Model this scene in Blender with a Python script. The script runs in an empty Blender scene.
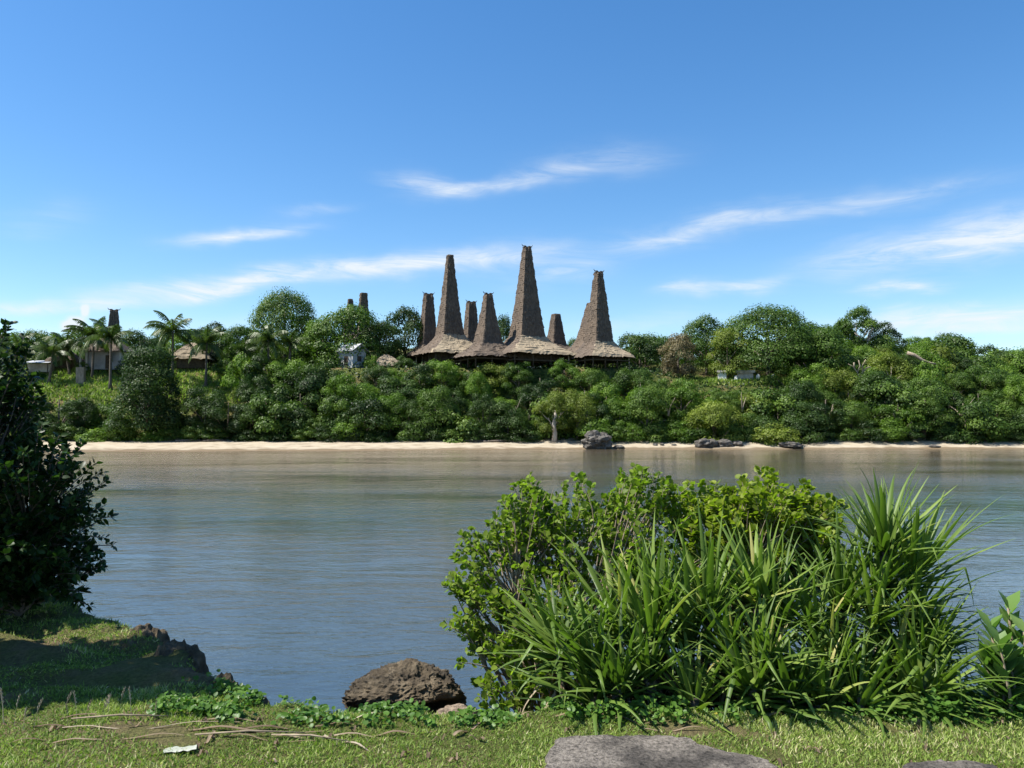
import bpy, math, random
import numpy as np
from mathutils import Vector, Matrix, noise as mnoise

random.seed(7)
rng = np.random.default_rng(7)
scene = bpy.context.scene
COL = scene.collection
R = math.radians

# ------------------------------------------------------------------ camera frame
CAM = (0.0, 0.0, 3.0)
F = 800.0
PITCH = math.atan(40.0 / F)
CP, SP = math.cos(PITCH), math.sin(PITCH)


def at(px, py, Y):
    """point of the place at depth Y seen in direction px,py"""
    u = (px - 512.0) / F
    v = (384.0 - py) / F
    dx, dy, dz = u, CP - v * SP, SP + v * CP
    t = Y / dy
    return Vector((dx * t, Y, CAM[2] + dz * t))


def px_of(x, y):
    return 512.0 + F * x / y


# ------------------------------------------------------------------ materials
def new_mat(name):
    m = bpy.data.materials.new(name)
    m.use_nodes = True
    nt = m.node_tree
    nt.nodes.clear()
    return m, nt, nt.nodes, nt.links


def N(nt, t, **kw):
    n = nt.nodes.new(t)
    for k, v in kw.items():
        if k in n.inputs.keys():
            n.inputs[k].default_value = v
        else:
            setattr(n, k, v)
    return n


def ramp(nt, stops, interp='LINEAR'):
    n = nt.nodes.new('ShaderNodeValToRGB')
    n.color_ramp.interpolation = interp
    el = n.color_ramp.elements
    while len(el) > 1:
        el.remove(el[-1])
    el[0].position = stops[0][0]
    el[0].color = (*stops[0][1], 1)
    for p, c in stops[1:]:
        e = el.new(p)
        e.color = (*c, 1)
    return n


def math_n(nt, op, a, b=None, clamp=False):
    n = nt.nodes.new('ShaderNodeMath')
    n.operation = op
    n.use_clamp = clamp
    for i, v in enumerate((a, b)):
        if v is None:
            continue
        if isinstance(v, (int, float)):
            n.inputs[i].default_value = v
        else:
            nt.links.new(v, n.inputs[i])
    return n.outputs[0]


def leaf_mat(name, stops, transl=0.35, rough=0.5, tcol=(1.0, 1.25, 0.45), spec=0.2, objvar=0.25):
    m, nt, nodes, links = new_mat(name)
    at_ = N(nt, 'ShaderNodeAttribute', attribute_name='tint')
    oi = N(nt, 'ShaderNodeObjectInfo')
    v = math_n(nt, 'SUBTRACT', oi.outputs['Random'], 0.5)
    v = math_n(nt, 'MULTIPLY', v, objvar)
    v = math_n(nt, 'ADD', at_.outputs['Fac'], v, clamp=True)
    rp = ramp(nt, stops)
    links.new(v, rp.inputs[0])
    pb = N(nt, 'ShaderNodeBsdfPrincipled', Roughness=rough)
    pb.inputs['Specular IOR Level'].default_value = spec
    links.new(rp.outputs[0], pb.inputs['Base Color'])
    mul = N(nt, 'ShaderNodeMix', data_type='RGBA', blend_type='MULTIPLY')
    mul.inputs[0].default_value = 1.0
    links.new(rp.outputs[0], mul.inputs[6])
    mul.inputs[7].default_value = (*tcol, 1)
    tr = N(nt, 'ShaderNodeBsdfTranslucent')
    links.new(mul.outputs[2], tr.inputs['Color'])
    mx = N(nt, 'ShaderNodeMixShader')
    mx.inputs[0].default_value = transl
    links.new(pb.outputs[0], mx.inputs[1])
    links.new(tr.outputs[0], mx.inputs[2])
    out = N(nt, 'ShaderNodeOutputMaterial')
    links.new(mx.outputs[0], out.inputs[0])
    return m


def solid_mat(name, stops, scale=3.0, stretch=(1, 1, 1), detail=6, rough=0.85, bump=0.3, bscale=None, dist=0.02, spec=0.2, second=None, warp=0.0):
    """noise-driven colour ramp with bump; second=(scale, stops) multiplies a broader stain"""
    m, nt, nodes, links = new_mat(name)
    tc = N(nt, 'ShaderNodeTexCoord')
    mp = N(nt, 'ShaderNodeMapping')
    mp.inputs['Scale'].default_value = stretch
    links.new(tc.outputs['Object'], mp.inputs[0])
    nz = N(nt, 'ShaderNodeTexNoise', Scale=scale, Detail=detail, Roughness=0.62, Distortion=warp)
    links.new(mp.outputs[0], nz.inputs['Vector'])
    rp = ramp(nt, stops)
    links.new(nz.outputs['Fac'], rp.inputs[0])
    col = rp.outputs[0]
    if second:
        n2 = N(nt, 'ShaderNodeTexNoise', Scale=second[0], Detail=4)
        links.new(tc.outputs['Object'], n2.inputs['Vector'])
        r2 = ramp(nt, second[1])
        links.new(n2.outputs['Fac'], r2.inputs[0])
        mul = N(nt, 'ShaderNodeMix', data_type='RGBA', blend_type='MULTIPLY')
        mul.inputs[0].default_value = 1
        links.new(col, mul.inputs[6])
        links.new(r2.outputs[0], mul.inputs[7])
        col = mul.outputs[2]
    pb = N(nt, 'ShaderNodeBsdfPrincipled', Roughness=rough)
    pb.inputs['Specular IOR Level'].default_value = spec
    links.new(col, pb.inputs['Base Color'])
    if bump:
        nb = N(nt, 'ShaderNodeTexNoise', Scale=bscale or scale * 2, Detail=8, Roughness=0.7)
        links.new(mp.outputs[0], nb.inputs['Vector'])
        bp = N(nt, 'ShaderNodeBump', Strength=bump, Distance=dist)
        links.new(nb.outputs['Fac'], bp.inputs['Height'])
        links.new(bp.outputs[0], pb.inputs['Normal'])
    out = N(nt, 'ShaderNodeOutputMaterial')
    links.new(pb.outputs[0], out.inputs[0])
    return m


M = {}
M['leaf_dark'] = leaf_mat('leaf_dark', [(0, (.013, .028, .006)), (.55, (.034, .068, .013)), (1, (.080, .130, .026))], .28)
M['leaf_mid'] = leaf_mat('leaf_mid', [(0, (.024, .050, .008)), (.55, (.062, .116, .017)), (1, (.130, .195, .033))], .32)
M['leaf_bright'] = leaf_mat('leaf_bright', [(0, (.042, .085, .010)), (.55, (.096, .175, .019)), (1, (.175, .260, .038))], .35)
M['leaf_yellow'] = leaf_mat('leaf_yellow', [(0, (.065, .090, .012)), (.55, (.140, .185, .026)), (1, (.230, .275, .052))], .35)
M['leaf_brown'] = leaf_mat('leaf_brown', [(0, (.075, .065, .030)), (.55, (.155, .130, .062)), (1, (.240, .200, .105))], .2, tcol=(1, 1, .7))
M['palm_leaf'] = leaf_mat('palm_leaf', [(0, (.030, .055, .014)), (.55, (.070, .110, .028)), (1, (.130, .165, .055))], .3, rough=.4)
M['near_dark'] = leaf_mat('near_dark', [(0, (.012, .030, .008)), (.6, (.030, .068, .014)), (1, (.075, .130, .030))], .30, rough=.4)
M['bush_leaf'] = leaf_mat('bush_leaf', [(0, (.070, .110, .014)), (.5, (.175, .250, .028)), (.9, (.280, .360, .050)), (1, (.38, .38, .08))], .50, rough=.5)
M['bush_yellow'] = leaf_mat('bush_yellow', [(0, (.085, .125, .012)), (.5, (.200, .265, .024)), (.9, (.300, .345, .044)), (1, (.40, .37, .08))], .48, rough=.5)
M['pandan'] = leaf_mat('pandan', [(0, (.040, .078, .014)), (.5, (.115, .185, .032)), (.85, (.205, .280, .055)), (1, (.38, .35, .12))], .36, rough=.48, spec=.32)
M['pandan_dry'] = leaf_mat('pandan_dry', [(0, (.13, .095, .06)), (.5, (.24, .185, .115)), (1, (.40, .34, .24))], .2, tcol=(1, .9, .7), rough=.7)
M['grass'] = leaf_mat('grass', [(0, (.085, .130, .022)), (.5, (.200, .285, .055)), (.85, (.320, .385, .105)), (1, (.55, .50, .29))], .35, rough=.55)
M['vine'] = leaf_mat('vine', [(0, (.035, .085, .014)), (.6, (.080, .165, .024)), (.95, (.135, .235, .04)), (1, (.3, .28, .05))], .35, rough=.4)
M['big_leaf'] = leaf_mat('big_leaf', [(0, (.08, .15, .04)), (.6, (.15, .25, .065)), (1, (.24, .34, .11))], .38, rough=.45)
M['dry_litter'] = leaf_mat('dry_litter', [(0, (.085, .058, .038)), (.5, (.21, .155, .10)), (1, (.42, .36, .27))], .15, tcol=(1, .9, .7), rough=.8, objvar=.5)
M['bark'] = solid_mat('bark', [(.3, (.07, .055, .042)), (.7, (.20, .165, .13))], 6, (1, 1, .35), bump=.6)
M['pale_bark'] = solid_mat('pale_bark', [(.3, (.25, .21, .17)), (.7, (.50, .45, .38))], 3, (1, 1, .35), bump=.5)
M['dead_bark'] = solid_mat('dead_bark', [(.3, (.16, .125, .09)), (.7, (.36, .30, .22))], 4, (1, 1, .35), bump=.5)
M['palm_bark'] = solid_mat('palm_bark', [(.3, (.06, .05, .04)), (.7, (.17, .145, .115))], 4, (.3, .3, 3), bump=.6)
M['twig'] = solid_mat('twig', [(.3, (.12, .09, .06)), (.7, (.33, .27, .19))], 12, bump=.3, dist=.004)
M['thatch_old'] = solid_mat('thatch_old', [(.25, (.062, .048, .036)), (.55, (.126, .099, .074)), (.8, (.212, .172, .131))], 1.6, (3, 3, 1.2), bump=.5, bscale=5, dist=.08,
                            second=(.35, [(.3, (.75, .75, .78)), (.7, (1.1, 1.05, 1.0))]))
M['thatch_straw'] = solid_mat('thatch_straw', [(.2, (.20, .155, .105)), (.55, (.30, .242, .168)), (.85, (.39, .322, .232))], 1.8, (3, 3, 1.2), bump=.5, bscale=5, dist=.06,
                              second=(.5, [(.3, (.86, .85, .83)), (.65, (1.04, 1.04, 1.0))]))
M['dark_wood'] = solid_mat('dark_wood', [(.3, (.035, .026, .018)), (.7, (.10, .075, .052))], 3, bump=.3)
M['pale_wood'] = solid_mat('pale_wood', [(.3, (.24, .19, .13)), (.7, (.42, .35, .26))], 3, bump=.3)
M['plaster'] = solid_mat('plaster', [(.3, (.24, .235, .24)), (.7, (.36, .355, .36))], .8, bump=.1, second=(.4, [(.3, (.8, .8, .8)), (.7, (1.05, 1.05, 1.05))]))
M['white_paint'] = solid_mat('white_paint', [(.3, (.34, .34, .335)), (.7, (.48, .48, .465))], .8, bump=.05)
M['tin'] = solid_mat('tin', [(.3, (.30, .31, .32)), (.7, (.46, .46, .46))], .7, bump=.1, rough=.5, spec=.5)
M['tomb_stone'] = solid_mat('tomb_stone', [(.3, (.26, .235, .20)), (.7, (.50, .46, .40))], 1.2, bump=.5)
M['white_stone'] = solid_mat('white_stone', [(.3, (.52, .49, .44)), (.7, (.78, .75, .70))], 1.2, bump=.5)
M['rock_dark'] = solid_mat('rock_dark', [(.25, (.030, .026, .022)), (.5, (.095, .085, .072)), (.75, (.22, .205, .185))], 1.6, bump=.9, bscale=5, dist=.12)
M['coral_rock'] = solid_mat('coral_rock', [(.25, (.040, .031, .021)), (.5, (.105, .083, .055)), (.78, (.20, .165, .115))], 9, bump=1.0, bscale=30, dist=.03, second=(2.2, [(.35, (.55, .55, .55)), (.65, (1.15, 1.1, 1.0))]))
M['coral_pale'] = solid_mat('coral_pale', [(.25, (.13, .095, .065)), (.5, (.26, .20, .145)), (.78, (.42, .35, .27))], 9, bump=1.0, bscale=30, dist=.03)
M['sand'] = solid_mat('sand', [(.28, (.17, .135, .09)), (.45, (.33, .275, .195)), (.8, (.43, .375, .28))], .7, bump=.4, bscale=3, dist=.05, rough=.95)


def wet_band(m):
    nt = m.node_tree
    pb = next(n for n in nt.nodes if n.type == 'BSDF_PRINCIPLED')
    src = pb.inputs['Base Color'].links[0].from_socket
    tc = N(nt, 'ShaderNodeTexCoord')
    sp = N(nt, 'ShaderNodeSeparateXYZ')
    nt.links.new(tc.outputs['Object'], sp.inputs[0])
    nz = N(nt, 'ShaderNodeTexNoise', Scale=.35, Detail=5)
    nt.links.new(tc.outputs['Object'], nz.inputs['Vector'])
    z = math_n(nt, 'ADD', sp.outputs['Z'], math_n(nt, 'MULTIPLY', math_n(nt, 'SUBTRACT', nz.outputs['Fac'], .5), .45))
    mr = N(nt, 'ShaderNodeMapRange')
    mr.inputs['From Min'].default_value = .10
    mr.inputs['From Max'].default_value = .24
    nt.links.new(z, mr.inputs['Value'])
    mx = N(nt, 'ShaderNodeMix', data_type='RGBA')
    nt.links.new(mr.outputs[0], mx.inputs[0])
    mx.inputs[6].default_value = (.155, .115, .070, 1)
    nt.links.new(src, mx.inputs[7])
    nt.links.new(mx.outputs[2], pb.inputs['Base Color'])


wet_band(M['sand'])
M['slab'] = solid_mat('slab', [(.32, (.040, .037, .034)), (.47, (.145, .132, .117)), (.62, (.24, .22, .195))], 55, bump=1.0, bscale=80, dist=.02, detail=9,
                      second=(2.6, [(.42, (.40, .39, .38)), (.55, (1.10, 1.06, 1.0))]))
M['litter_white'] = solid_mat('litter_white', [(.3, (.22, .25, .19)), (.7, (.42, .42, .37))], 6, bump=.4, dist=.01)


# hillside soil / dry grass
def hill_material():
    m, nt, nodes, links = new_mat('hill_soil')
    tc = N(nt, 'ShaderNodeTexCoord')
    n1 = N(nt, 'ShaderNodeTexNoise', Scale=.35, Detail=6, Roughness=.65)
    n2 = N(nt, 'ShaderNodeTexNoise', Scale=2.2, Detail=6, Roughness=.7)
    links.new(tc.outputs['Object'], n1.inputs['Vector'])
    links.new(tc.outputs['Object'], n2.inputs['Vector'])
    r1 = ramp(nt, [(.36, (.065, .090, .022)), (.5, (.100, .115, .034)), (.62, (.155, .120, .062))])
    r2 = ramp(nt, [(.3, (.55, .6, .5)), (.7, (1.25, 1.2, 1.1))])
    links.new(n1.outputs['Fac'], r1.inputs[0])
    links.new(n2.outputs['Fac'], r2.inputs[0])
    mul = N(nt, 'ShaderNodeMix', data_type='RGBA', blend_type='MULTIPLY')
    mul.inputs[0].default_value = 1
    links.new(r1.outputs[0], mul.inputs[6])
    links.new(r2.outputs[0], mul.inputs[7])
    pb = N(nt, 'ShaderNodeBsdfPrincipled', Roughness=.95)
    pb.inputs['Specular IOR Level'].default_value = .1
    links.new(mul.outputs[2], pb.inputs['Base Color'])
    bp = N(nt, 'ShaderNodeBump', Strength=.8, Distance=.3)
    links.new(n2.outputs['Fac'], bp.inputs['Height'])
    links.new(bp.outputs[0], pb.inputs['Normal'])
    out = N(nt, 'ShaderNodeOutputMaterial')
    links.new(pb.outputs[0], out.inputs[0])
    return m


M['hill'] = hill_material()


def ground_material():
    """near bank: turf soil on top, dark eroded earth and rock on the steep faces"""
    m, nt, nodes, links = new_mat('bank_soil')
    tc = N(nt, 'ShaderNodeTexCoord')
    geo = N(nt, 'ShaderNodeNewGeometry')
    n1 = N(nt, 'ShaderNodeTexNoise', Scale=1.6, Detail=7, Roughness=.65)
    n2 = N(nt, 'ShaderNodeTexNoise', Scale=38, Detail=6, Roughness=.7)
    for n in (n1, n2):
        links.new(tc.outputs['Object'], n.inputs['Vector'])
    r1 = ramp(nt, [(.36, (.105, .130, .038)), (.50, (.150, .150, .060)), (.64, (.20, .155, .098))])
    r2 = ramp(nt, [(.3, (.55, .55, .5)), (.7, (1.3, 1.25, 1.15))])
    links.new(n1.outputs['Fac'], r1.inputs[0])
    links.new(n2.outputs['Fac'], r2.inputs[0])
    mul = N(nt, 'ShaderNodeMix', data_type='RGBA', blend_type='MULTIPLY')
    mul.inputs[0].default_value = 1
    links.new(r1.outputs[0], mul.inputs[6])
    links.new(r2.outputs[0], mul.inputs[7])
    r3 = ramp(nt, [(.3, (.035, .028, .02)), (.5, (.10, .082, .06)), (.75, (.21, .175, .13))])
    n3 = N(nt, 'ShaderNodeTexNoise', Scale=9, Detail=8, Roughness=.7)
    links.new(tc.outputs['Object'], n3.inputs['Vector'])
    links.new(n3.outputs['Fac'], r3.inputs[0])
    sep = N(nt, 'ShaderNodeSeparateXYZ')
    links.new(geo.outputs['True Normal'], sep.inputs[0])
    f = N(nt, 'ShaderNodeMapRange')
    f.inputs['From Min'].default_value = .9
    f.inputs['From Max'].default_value = .65
    links.new(sep.outputs['Z'], f.inputs['Value'])
    mx = N(nt, 'ShaderNodeMix', data_type='RGBA')
    links.new(f.outputs[0], mx.inputs[0])
    links.new(mul.outputs[2], mx.inputs[6])
    links.new(r3.outputs[0], mx.inputs[7])
    pb = N(nt, 'ShaderNodeBsdfPrincipled', Roughness=.95)
    pb.inputs['Specular IOR Level'].default_value = .1
    links.new(mx.outputs[2], pb.inputs['Base Color'])
    bp = N(nt, 'ShaderNodeBump', Strength=1.0, Distance=.06)
    links.new(n2.outputs['Fac'], bp.inputs['Height'])
    links.new(bp.outputs[0], pb.inputs['Normal'])
    out = N(nt, 'ShaderNodeOutputMaterial')
    links.new(pb.outputs[0], out.inputs[0])
    return m


M['bank'] = ground_material()


def water_material():
    m, nt, nodes, links = new_mat('river_water')
    tc = N(nt, 'ShaderNodeTexCoord')
    sep = N(nt, 'ShaderNodeSeparateXYZ')
    links.new(tc.outputs['Object'], sep.inputs[0])
    # bed seen through the shallows: sandy brown near the far beach, darker with depth; dark green mid-river band is painted tree reflection
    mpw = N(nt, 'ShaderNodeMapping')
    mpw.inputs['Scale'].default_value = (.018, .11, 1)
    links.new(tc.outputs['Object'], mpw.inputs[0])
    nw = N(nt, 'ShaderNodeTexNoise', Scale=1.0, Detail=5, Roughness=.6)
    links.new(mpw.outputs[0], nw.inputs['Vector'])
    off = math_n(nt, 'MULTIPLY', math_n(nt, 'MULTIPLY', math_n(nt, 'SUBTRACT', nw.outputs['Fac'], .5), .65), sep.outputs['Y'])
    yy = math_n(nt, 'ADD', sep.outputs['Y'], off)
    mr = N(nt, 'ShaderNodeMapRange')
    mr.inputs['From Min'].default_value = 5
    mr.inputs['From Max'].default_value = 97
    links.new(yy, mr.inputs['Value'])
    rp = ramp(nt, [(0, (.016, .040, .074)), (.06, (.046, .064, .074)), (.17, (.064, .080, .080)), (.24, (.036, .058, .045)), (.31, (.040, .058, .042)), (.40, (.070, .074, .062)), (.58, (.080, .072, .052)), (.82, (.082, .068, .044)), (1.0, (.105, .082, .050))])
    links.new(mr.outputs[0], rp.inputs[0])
    pb = N(nt, 'ShaderNodeBsdfPrincipled', Roughness=.07, IOR=1.333)
    pb.inputs['Specular IOR Level'].default_value = .5
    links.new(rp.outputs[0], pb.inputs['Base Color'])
    # ripples: two wind-wave scales plus calmer patches
    mp1 = N(nt, 'ShaderNodeMapping')
    mp1.inputs['Scale'].default_value = (.7, 1.6, 1)
    mp1.inputs['Rotation'].default_value = (0, 0, R(-8))
    links.new(tc.outputs['Object'], mp1.inputs[0])
    w1 = N(nt, 'ShaderNodeTexNoise', Scale=1.0, Detail=3, Roughness=.5, Distortion=.4)
    links.new(mp1.outputs[0], w1.inputs['Vector'])
    w2 = N(nt, 'ShaderNodeTexNoise', Scale=5.0, Detail=4, Roughness=.55, Distortion=.3)
    links.new(mp1.outputs[0], w2.inputs['Vector'])
    calm = N(nt, 'ShaderNodeTexNoise', Scale=.8, Detail=3)
    mp3 = N(nt, 'ShaderNodeMapping')
    mp3.inputs['Scale'].default_value = (.05, .16, 1)
    links.new(tc.outputs['Object'], mp3.inputs[0])
    links.new(mp3.outputs[0], calm.inputs['Vector'])
    cr = N(nt, 'ShaderNodeMapRange')
    cr.inputs['From Min'].default_value = .35
    cr.inputs['From Max'].default_value = .65
    cr.inputs['To Min'].default_value = .25
    cr.inputs['To Max'].default_value = 1.3
    links.new(calm.outputs['Fac'], cr.inputs['Value'])
    h = math_n(nt, 'ADD', math_n(nt, 'MULTIPLY', w1.outputs['Fac'], .068), math_n(nt, 'MULTIPLY', w2.outputs['Fac'], .020))
    h = math_n(nt, 'MULTIPLY', h, cr.outputs[0])
    bp = N(nt, 'ShaderNodeBump', Strength=1.0, Distance=1.0)
    links.new(h, bp.inputs['Height'])
    links.new(bp.outputs[0], pb.inputs['Normal'])
    out = N(nt, 'ShaderNodeOutputMaterial')
    links.new(pb.outputs[0], out.inputs[0])
    return m


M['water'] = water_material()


# ------------------------------------------------------------------ mesh helpers
def raw_mesh(name, verts, loops, totals, tint=None, smooth=False):
    verts = np.asarray(verts, np.float32)
    loops = np.asarray(loops, np.int32)
    totals = np.asarray(totals, np.int32)
    me = bpy.data.meshes.new(name)
    me.vertices.add(len(verts))
    me.vertices.foreach_set('co', verts.ravel())
    me.loops.add(len(loops))
    me.loops.foreach_set('vertex_index', loops)
    me.polygons.add(len(totals))
    starts = np.concatenate(([0], np.cumsum(totals)[:-1])).astype(np.int32)
    me.polygons.foreach_set('loop_start', starts)
    me.polygons.foreach_set('loop_total', totals)
    if smooth:
        me.polygons.foreach_set('use_smooth', np.ones(len(totals), bool))
    me.update(calc_edges=True)
    if tint is not None:
        a = me.attributes.new('tint', 'FLOAT', 'POINT')
        a.data.foreach_set('value', np.asarray(tint, np.float32))
    me.validate()
    return me


def inst(name, tv, tf, P, X, Y, Z, S, tint):
    """many copies of a small template (leaf, blade) in one mesh"""
    tv = np.asarray(tv, float)
    n, k = len(P), len(tv)
    S = np.asarray(S, float).reshape(n, -1)
    if S.shape[1] == 1:
        S = np.repeat(S, 3, 1)
    V = (P[:, None, :]
         + (tv[None, :, 0:1] * S[:, None, 0:1]) * X[:, None, :]
         + (tv[None, :, 1:2] * S[:, None, 1:2]) * Y[:, None, :]
         + (tv[None, :, 2:3] * S[:, None, 2:3]) * Z[:, None, :]).reshape(-1, 3)
    fl = np.concatenate([np.asarray(f) for f in tf])
    ft = np.array([len(f) for f in tf])
    loops = (fl[None, :] + (np.arange(n) * k)[:, None]).ravel()
    totals = np.tile(ft, n)
    return raw_mesh(name, V, loops, totals, np.repeat(tint, k))


def unit(v):
    return v / np.maximum(np.linalg.norm(v, axis=-1, keepdims=True), 1e-9)


def frame_from_normal(n):
    t = unit(np.cross(n, rng.normal(size=n.shape)))
    return t, np.cross(n, t)


LEAF4 = ([(0, -.5, 0), (.34, .02, .05), (0, .5, 0), (-.34, .02, .05)], [(0, 1, 2, 3)])
LEAFN = ([(0, 0, 0), (.24, .22, .05), (.30, .55, .06), (0, 1, -.04), (-.30, .55, .06), (-.24, .22, .05), (0, .35, 0), (0, .68, .0)],
         [(0, 1, 6), (1, 2, 7, 6), (2, 3, 7), (0, 6, 5), (5, 6, 7, 4), (4, 7, 3)])
ROUND = ([(0, 0, 0), (.36, .12, .06), (.44, .5, .07), (.2, .88, .03), (0, .95, 0), (-.2, .88, .03), (-.44, .5, .07), (-.36, .12, .06), (0, .5, -.02)],
         [(0, 1, 2, 8), (8, 2, 3, 4), (8, 4, 5, 6), (0, 8, 6, 7)])
BLADE = ([(-.5, 0, 0), (.5, 0, 0), (.38, .5, .10), (-.38, .5, .10), (0, 1, .38)], [(0, 1, 2, 3), (3, 2, 4)])


class MB:
    def __init__(self):
        self.v, self.f, self.m = [], [], []

    def add(self, vs, fs, mi=0):
        o = len(self.v)
        self.v += [tuple(v) for v in vs]
        self.f += [tuple(i + o for i in f) for f in fs]
        self.m += [mi] * len(fs)

    def box(self, c, s, rz=0, mi=0, taper=1.0, jitter=0):
        cx, cy, cz = c
        ca, sa = math.cos(rz), math.sin(rz)
        vs = []
        for dz in (-1, 1):
            t = taper if dz > 0 else 1
            for dx, dy in ((-1, -1), (1, -1), (1, 1), (-1, 1)):
                x, y = dx * s[0] / 2 * t, dy * s[1] / 2 * t
                vs.append((cx + x * ca - y * sa + random.uniform(-jitter, jitter), cy + x * sa + y * ca + random.uniform(-jitter, jitter), cz + dz * s[2] / 2 + random.uniform(-jitter, jitter)))
        self.add(vs, [(3, 2, 1, 0), (4, 5, 6, 7), (0, 1, 5, 4), (1, 2, 6, 5), (2, 3, 7, 6), (3, 0, 4, 7)], mi)

    def tube(self, pts, radii, sides=7, cap=True, mi=0):
        pts = [Vector(p) for p in pts]
        n = len(pts)
        vs, fs = [], []
        ref = Vector((0.31, 0.2, 0.93))
        for i, p in enumerate(pts):
            d = (pts[min(i + 1, n - 1)] - pts[max(i - 1, 0)]).normalized()
            a = d.cross(ref)
            if a.length < .1:
                a = d.cross(Vector((1, 0, 0)))
            a.normalize()
            b = d.cross(a)
            for k in range(sides):
                t = 2 * math.pi * k / sides
                vs.append(p + (a * math.cos(t) + b * math.sin(t)) * radii[i])
        for i in range(n - 1):
            for k in range(sides):
                k2 = (k + 1) % sides
                fs.append((i * sides + k, i * sides + k2, (i + 1) * sides + k2, (i + 1) * sides + k))
        if cap:
            fs.append(tuple(range(sides))[::-1])
            fs.append(tuple((n - 1) * sides + k for k in range(sides)))
        self.add(vs, fs, mi)

    def mesh(self, name, mats=(), smooth=False):
        me = bpy.data.meshes.new(name)
        me.from_pydata(self.v, [], self.f)
        for m in mats:
            me.materials.append(m)
        me.polygons.foreach_set('material_index', self.m)
        if smooth:
            me.polygons.foreach_set('use_smooth', [True] * len(self.f))
        me.update()
        return me


def link(name, me, parent=None, mat=None, loc=None):
    o = bpy.data.objects.new(name, me)
    COL.objects.link(o)
    if mat is not None:
        if me.materials:
            me.materials[0] = mat
        else:
            me.materials.append(mat)
    if parent is not None:
        o.parent = parent
    if loc is not None:
        o.location = loc
    return o


def root(name, label, cat, loc=(0, 0, 0), rz=0.0, group=None):
    o = bpy.data.objects.new(name, None)
    o.empty_display_size = .3
    COL.objects.link(o)
    o.location = loc
    o.rotation_euler = (0, 0, rz)
    return tag(o, label, cat, group)


def tag(o, label=None, cat=None, group=None, kind=None):
    if label:
        o['label'] = label
    if cat:
        o['category'] = cat
    if group:
        o['group'] = group
    if kind:
        o['kind'] = kind
    return o


def copy_thing(r, loc, rz, label, group, scale=(1, 1, 1)):
    c = r.copy()
    COL.objects.link(c)
    c.location = loc
    c.rotation_euler = (0, 0, rz)
    c.scale = scale
    tag(c, label, None, group)
    for ch in list(r.children):
        d = ch.copy()
        COL.objects.link(d)
        d.parent = c
        for g in list(ch.children):
            e = g.copy()
            COL.objects.link(e)
            e.parent = d
    return c


def fbm(x, y, z=0.0, oct=4):
    return mnoise.fractal(Vector((x, y, z)), 1.0, 2.0, oct)


# ------------------------------------------------------------------ terrain
def sm(a, b, t):
    t = min(1, max(0, (t - a) / (b - a)))
    return t * t * (3 - 2 * t)


def interp(x, pts):
    return float(np.interp(x, [p[0] for p in pts], [p[1] for p in pts]))


LEFT = [(101, .9), (104, 1.6), (106.5, 3.8), (108.5, 6.2), (112, 8.2), (118, 11.0), (140, 12), (200, 16), (600, 60)]
MID = [(101, .9), (104, 1.6), (107, 3.6), (110, 7.6), (112.3, 10.9), (140, 11.2), (200, 11), (600, 14)]
RIGHT = [(101, .9), (104, 1.6), (107, 3.5), (110, 6.8), (112.2, 9.0), (117, 9.5), (126, 12), (140, 14), (200, 15), (600, 50)]


def shore(x):
    return interp(x, [(-56, 86.0), (-40, 86.8), (-22, 89.2), (-8, 92.8), (6, 95.2), (16, 96.2), (66, 97.2)]) + .5 * math.sin(x * .13 + 1) + .35 * math.sin(x * .41) + .25 * math.sin(x * 1.1)


def hz(x, y):
    px = 512 + x * F / 108.0
    wl = 1 - sm(215, 300, px)
    wr = sm(620, 700, px)
    z = wl * interp(y, LEFT) + wr * interp(y, RIGHT) + (1 - wl - wr) * interp(y, MID)
    if y > 101.5:
        z += .35 * fbm(x * .15, y * .15, 3) * min(1, (y - 101.5) / 4)
    if y < 101:
        s = shore(x)
        z = -.5 + 1.4 * sm(s - 6, 101, y) * 1.0
        z = (y - s) / (101 - s) * .9 if y > s else (y - s) * .12
    return z


def grid_mesh(name, xs, ys, fn, mat, smooth=True):
    nx, ny = len(xs), len(ys)
    V = np.empty((ny, nx, 3))
    for j, y in enumerate(ys):
        for i, x in enumerate(xs):
            V[j, i] = (x, y, fn(x, y))
    idx = np.arange(nx * ny).reshape(ny, nx)
    q = np.stack([idx[:-1, :-1], idx[:-1, 1:], idx[1:, 1:], idx[1:, :-1]], -1).reshape(-1, 4)
    me = raw_mesh(name, V.reshape(-1, 3), q.ravel(), np.full(len(q), 4), smooth=smooth)
    return link(name, me, None, mat)


xs = np.concatenate([np.linspace(-900, -120, 14)[:-1], np.linspace(-120, 120, 141), np.linspace(120, 900, 14)[1:]])
ys = np.concatenate([np.linspace(100.6, 122, 44), np.linspace(122, 200, 18)[1:], np.array([260, 340, 460, 600, 1200])])
tag(grid_mesh('hillside', xs, ys, lambda x, y: hz(x, min(y, 600)) - (.12 if y < 101 else 0), M['hill']), kind='structure')
ysb = np.linspace(78, 102.4, 56)
tag(grid_mesh('beach', xs, ysb, lambda x, y: (hz(x, y) if y < 101 else .9 + (y - 101) * .25) + .03 * fbm(x * .9, y * .9), M['sand']), kind='structure')

EDGE = [(-60, 14), (-14, 11), (-9, 9.5), (-5, 8.2), (-3.6, 7.0), (-2.9, 6.3), (-2.3, 5.85), (-2.0, 5.2), (-1.4, 4.75), (-.9, 4.62), (0, 4.6), (2, 4.65), (3, 4.95), (5, 5.2), (9, 6), (60, 12)]


def edge_y(x):
    e = interp(x, EDGE)
    return e + .10 * fbm(x * 2.3, 5.1) + .07 * fbm(x * 6, 2.0)


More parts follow.
